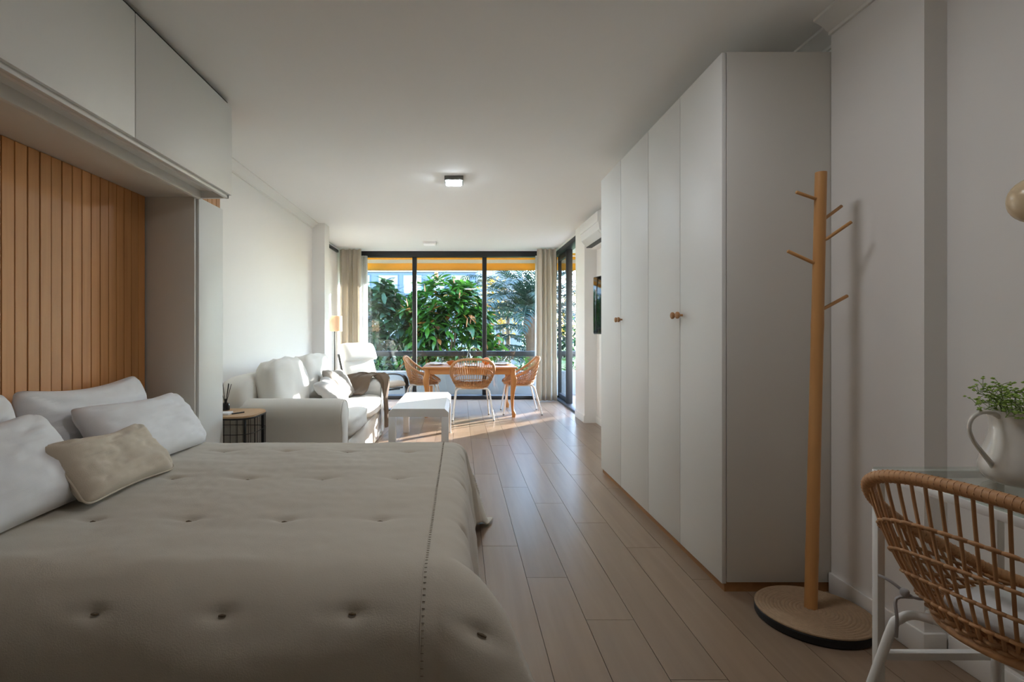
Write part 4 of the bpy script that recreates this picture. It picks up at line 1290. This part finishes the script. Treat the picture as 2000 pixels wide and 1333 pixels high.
def big_tree(name, label, cx_, cy_, cz, rx, ry, rz, nros, mat, single, scale=1.0, sheaths=0):
    t = thing(name, label, 'tree', (cx_, cy_, -.6), 0, 'large-leaved trees outside the window')
    tr = MB()
    base = Vector((cx_, cy_, -.6))
    leaves = []; tips = []
    for k in range(nros):
        while True:
            u = Vector((random.uniform(-1, 1), random.uniform(-1, 1), random.uniform(-1, 1)))
            if .2 < u.length < 1: break
        u = u.normalized() * (u.length ** .35)
        p = Vector((cx_ + u.x * rx, cy_ + u.y * ry, cz + u.z * rz))
        p += Vector((nz(p.x * 2, p.z * 2, 1), 0, nz(p.x * 2, p.z * 2, 7))) * .25
        tips.append((p, u))
        ax = (u + Vector((0, 0, .55))).normalized()
        nl = random.randint(6, 9)
        for q_ in range(nl):
            a = 2 * PI * q_ / nl + random.random()
            o1 = ax.orthogonal().normalized(); o2 = ax.cross(o1)
            d = (o1 * math.cos(a) + o2 * math.sin(a)) * random.uniform(.7, 1.2) + ax * random.uniform(.1, .9)
            leaves.append((orient(p + d * .02 - ax * .05 * (q_ % 3), d, random.uniform(-.5, .5)), random.randrange(3), scale * random.uniform(.75, 1.2), p.y))
    leaves.sort(key=lambda e: e[3])
    mes = []
    for v, f in LEAF_ME:
        mes.append(MB().add(v, f).mesh('leaf', mat, 60))
    inv = base_mat(t).inverted()
    for mt, k, s_, _ in leaves[:single]:
        o_ = link('leaf', mes[k], t)
        o_.matrix_local = inv @ mt @ Matrix.Scale(s_, 4)
    mb = MB()
    for mt, k, s_, _ in leaves[single:]:
        v, f = LEAF_ME[k]
        mm = mt @ Matrix.Scale(s_, 4)
        mb.add([mm @ p for p in v], f)
    fo = part('foliage', mb, mat, t, 60, world=True); fo['kind'] = 'stuff'
    for k in range(14):
        p, u = tips[k * len(tips) // 14]
        mid = base.lerp(p, .5) + Vector((0, 0, .15))
        tr.tube(smooth_path([base + Vector((u.x * .08, u.y * .08, 0)), mid, p], 4), [.03 - .002 * i_ for i_ in range(9)], 6)
    part('trunk', tr, M['bark'], t, 60, world=True)
    for k in range(sheaths):
        p, u = random.choice(tips)
        d = (Vector((u.x * .3, u.y * .2, 1))).normalized()
        mb = MB().tube([p, p + d * .10, p + d * .2], [.012, .016, .002], 6)
        part('leaf_sheath', mb, M['sheath'], t, 60, world=True)
    return t
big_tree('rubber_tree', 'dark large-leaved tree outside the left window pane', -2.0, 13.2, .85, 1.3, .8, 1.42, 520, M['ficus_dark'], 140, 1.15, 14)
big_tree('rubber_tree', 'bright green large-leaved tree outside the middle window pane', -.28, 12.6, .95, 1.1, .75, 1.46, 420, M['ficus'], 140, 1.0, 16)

def leaf_clump(name, label, c, rad, n, size, mat, group=None, trunk=True, cat='shrub', lift=.3):
    t = thing(name, label, cat, (c[0], c[1], -.6), 0, group)
    v, f = leaf_verts(1, .42, .2)
    mb = MB()
    for k in range(n):
        u = Vector((random.gauss(0, 1), random.gauss(0, 1), random.gauss(0, 1))).normalized() * (random.random() ** .33)
        p = Vector((c[0] + u.x * rad[0], c[1] + u.y * rad[1], c[2] + u.z * rad[2]))
        p += Vector((nz(p.x * 1.7, p.z * 1.7, 3), nz(p.y, p.z, 4), nz(p.x * 1.7, p.z * 1.7, 5))) * min(rad) * .5
        d = (u * .6 + Vector((random.uniform(-1, 1), random.uniform(-1, 1), random.uniform(-1, 1) + lift)))
        mm = orient(p, d, random.uniform(-1, 1)) @ Matrix.Scale(size * random.uniform(.6, 1.3), 4)
        mb.add([mm @ q_ for q_ in v], f)
    fo = part('foliage', mb, mat, t, 60, world=True); fo['kind'] = 'stuff'
    if trunk:
        part('trunk', MB().tube([(c[0], c[1], -.6), (c[0] + .03, c[1], c[2] * .4 - .3), (c[0], c[1], c[2])], [.07, .05, .02], 8), M['bark'], t, 60, world=True)
    return t
# palm
def palm(cx_, cy_, zt, label):
    t = thing('palm_tree', label, 'tree', (cx_, cy_, -.6))
    prof = [(.17, -.6), (.145, -.2), (.14, .5), (.145, .9), (.20, 1.05), (.235, 1.25), (.20, 1.5), (.10, zt + .1)]
    m_ = MB().lathe([(r_ + .012 * (i_ % 2), z_) for i_, (r_, z_) in enumerate([(a[0] + (b[0] - a[0]) * q_ / 5, a[1] + (b[1] - a[1]) * q_ / 5) for a, b in zip(prof, prof[1:]) for q_ in range(5)])], 14, (cx_, cy_, 0))
    part('trunk', m_, M['palm_bark'], t, 60, world=True)
    for k in range(56):
        a = k * 2.39996
        el = R(86 - 66 * (k / 55) ** 1.2)
        L = random.uniform(2.3, 3.0)
        hd = Vector((math.cos(a), math.sin(a), 0))
        pts = []
        p = Vector((cx_, cy_, zt - .1)) + hd * .08; e = el
        for q_ in range(13):
            pts.append(p.copy())
            p += (hd * math.cos(e) + Vector((0, 0, math.sin(e)))) * L / 12
            e -= R(6.2) + R(2.0) * q_ / 12
        mb = MB().tube(pts, [.016 * (1 - .9 * i_ / 12) + .002 for i_ in range(13)], 5)
        pp = smooth_path(pts, 3)
        sd_ = hd.cross(Vector((0, 0, 1)))
        for i_, p in enumerate(pp[5:], 5):
            t_ = i_ / len(pp)
            ll = .46 * math.sin(PI * min(1, t_ * .85 + .12)) ** .7
            tg = (pp[min(i_ + 1, len(pp) - 1)] - pp[i_ - 1]).normalized()
            for sg in (-1, 1):
                d = (sd_ * sg * .8 + tg * .75 + Vector((0, 0, .25 - .3 * random.random()))).normalized()
                n_ = d.cross(tg).normalized()
                w = .020
                b0 = p; b1 = p + d * ll * .55; b2 = p + d * ll - Vector((0, 0, ll * .28))
                s2 = d.cross(n_).normalized() * w
                mb.add([b0 - s2 * .5, b0 + s2 * .5, b1 + s2, b1 - s2, b2], [(0, 1, 2, 3), (3, 2, 4)])
        part('frond', mb, M['palm'], t, 60, world=True)
    return t
palm(2.02, 15.2, 1.62, 'palm tree outside the right window pane')
# layered conifer
def conifer(cx_, cy_, label):
    t = thing('conifer_tree', label, 'tree', (cx_, cy_, -.6))
    part('trunk', MB().tube([(cx_, cy_, -.6), (cx_, cy_, 3.2)], [.10, .03], 8), M['bark'], t, 60, world=True)
    v, f = leaf_verts(1, .30, .1)
    for ti in range(9):
        z = -.1 + ti * .38
        r_ = 1.35 - .10 * ti
        mb = MB()
        for k in range(9):
            a = k * 2 * PI / 9 + ti
            d = Vector((math.cos(a), math.sin(a), -.12)); c_ = Vector((cx_, cy_, z))
            mb.tube([c_, c_ + d * r_], [.022, .006], 4)
            for q_ in range(46):
                tt = random.random() ** .7
                p = c_ + d * r_ * tt + Vector((random.uniform(-.10, .10), random.uniform(-.1, .1), random.uniform(-.10, .03)))
                mm = orient(p, Vector((random.uniform(-1, 1), random.uniform(-1, 1), random.uniform(-.9, .2))) + d * .8, random.uniform(-1, 1)) @ Matrix.Scale(random.uniform(.10, .2), 4)
                mb.add([mm @ x_ for x_ in v], f)
        bo = part('branch_tier', mb, M['conifer'], t, 60, world=True); bo['kind'] = 'stuff'
leaf_clump('dense_shrub', 'dense dark green shrub mass behind the two large-leaved trees', (-1.5, 15.6, .7), (2.5, .6, 1.35), 1700, .3, M['ficus_dark'], None, False)
conifer(1.75, 19.5, 'dark layered conifer behind the palm')
leaf_clump('autumn_tree', 'yellow-leaved tree behind the conifer', (1.85, 23.2, 2.35), (1.2, .9, 1.2), 800, .20, M['yellow_leaf'], cat='tree')
leaf_clump('autumn_tree', 'yellow-leaved tree seen through the open balcony door', (5.6, 25.5, 2.3), (1.4, 1.2, 1.6), 700, .20, M['yellow_leaf'], cat='tree')
for i, (x, y_, z, rx, rz, lab) in enumerate((
        (-3.2, 11.4, .15, .9, .7, 'low leafy shrub behind the railing at the far left'),
        (-1.5, 11.3, .1, .9, .62, 'low leafy shrub behind the railing left of the dining table'),
        (.25, 11.2, .12, .85, .66, 'low leafy shrub with a few pale leaves behind the dining table'),
        (1.25, 11.5, .0, .7, .6, 'low leafy shrub behind the railing below the palm'),
        (2.75, 12.2, .35, .8, .95, 'leafy shrub seen through the open balcony door'),
        (3.6, 17.0, .4, 1.2, 1.2, 'round green shrub beside the palm trunk'))):
    leaf_clump('shrub', lab, (x, y_, z), (rx, .5, rz), 520, .11, M['hedge'], 'garden shrubs behind the railing', False)
leaf_clump('shading_cypress', 'slim dark cypress placed out of view on the right to block sun', (7.5, 15.2, 2.6), (.62, .6, 3.2), 2600, .30, M['conifer'], cat='tree')  # unseen tree, placed and sized to keep sun off the left wall
leaf_clump('hedge', 'tall dark hedge added out of view on the right to block low sky', (9.2, 10.5, .9), (.9, 8.5, 2.0), 3600, .45, M['conifer'], None, False, 'hedge')  # unseen hedge, added to cut the sky glow on the left wall
hd = leaf_clump('hedge', 'tall green hedge at the end of the garden', (2.5, 36, .9), (11, .8, 1.7), 3800, .42, M['conifer'], None, False, 'hedge')

# white apartment house behind the trees
ap = thing('apartment_building', 'white apartment house with blue-framed windows behind the trees', 'building', (-5, 27, -.6))
BY = 26.0
part('wall', MB().box(-14, 1.75, BY, BY + 6, -.6, 10), M['house_wall'], ap, 0, world=True)
part('side_wall', MB().box(1.75, 3.2, BY + 1.6, BY + 6, -.6, 10), M['house_wall'], ap, 0, world=True)
for z in (2.78, 5.9):
    part('window_band', MB().box(-9.5, .75, BY - .05, BY, z, z + 1.22), M['blue_frame'], ap, 0, world=True)
    for k, x in enumerate((-8.9, -7.6, -6.3, -5.05, -3.95, -2.75, -1.4, -.45)):
        w = (.95, 1.0, .95, .75, 1.0, .95, .70, .95)[k]
        wf = part('window', MB().box(x, x + w, BY - .09, BY - .05, z + .14, z + 1.12, .01), M['blue_frame'], ap, world=True)
        sub('pane', MB().box(x + .06, x + w - .06, BY - .10, BY - .088, z + .20, z + .62), M['far_glass'], wf, 0)
        sub('blind', MB().box(x + .05, x + w - .05, BY - .115, BY - .088, z + .62, z + 1.06), M['blind'], wf, 0)
    part('sill', MB().box(-9.6, .85, BY - .22, BY, z - .07, z, .01), M['house_wall'], ap, world=True)
    part('lintel', MB().box(-9.6, .85, BY - .16, BY, z + 1.22, z + 1.32, .01), M['house_wall'], ap, world=True)
part('balcony_slab', MB().box(.85, 1.75, BY - .9, BY, 3.58, 3.74, .01), M['house_wall'], ap, world=True)
rl = part('balcony_rail', MB().tube([(.87, BY - .88, 4.35), (1.73, BY - .88, 4.35)], .03, 6), M['blue_frame'], ap, world=True)
for k in range(8):
    x = .88 + k * .12
    sub('baluster', MB().tube([(x, BY - .88, 3.74), (x, BY - .88, 4.35)], .014, 5), M['blue_frame'], rl)
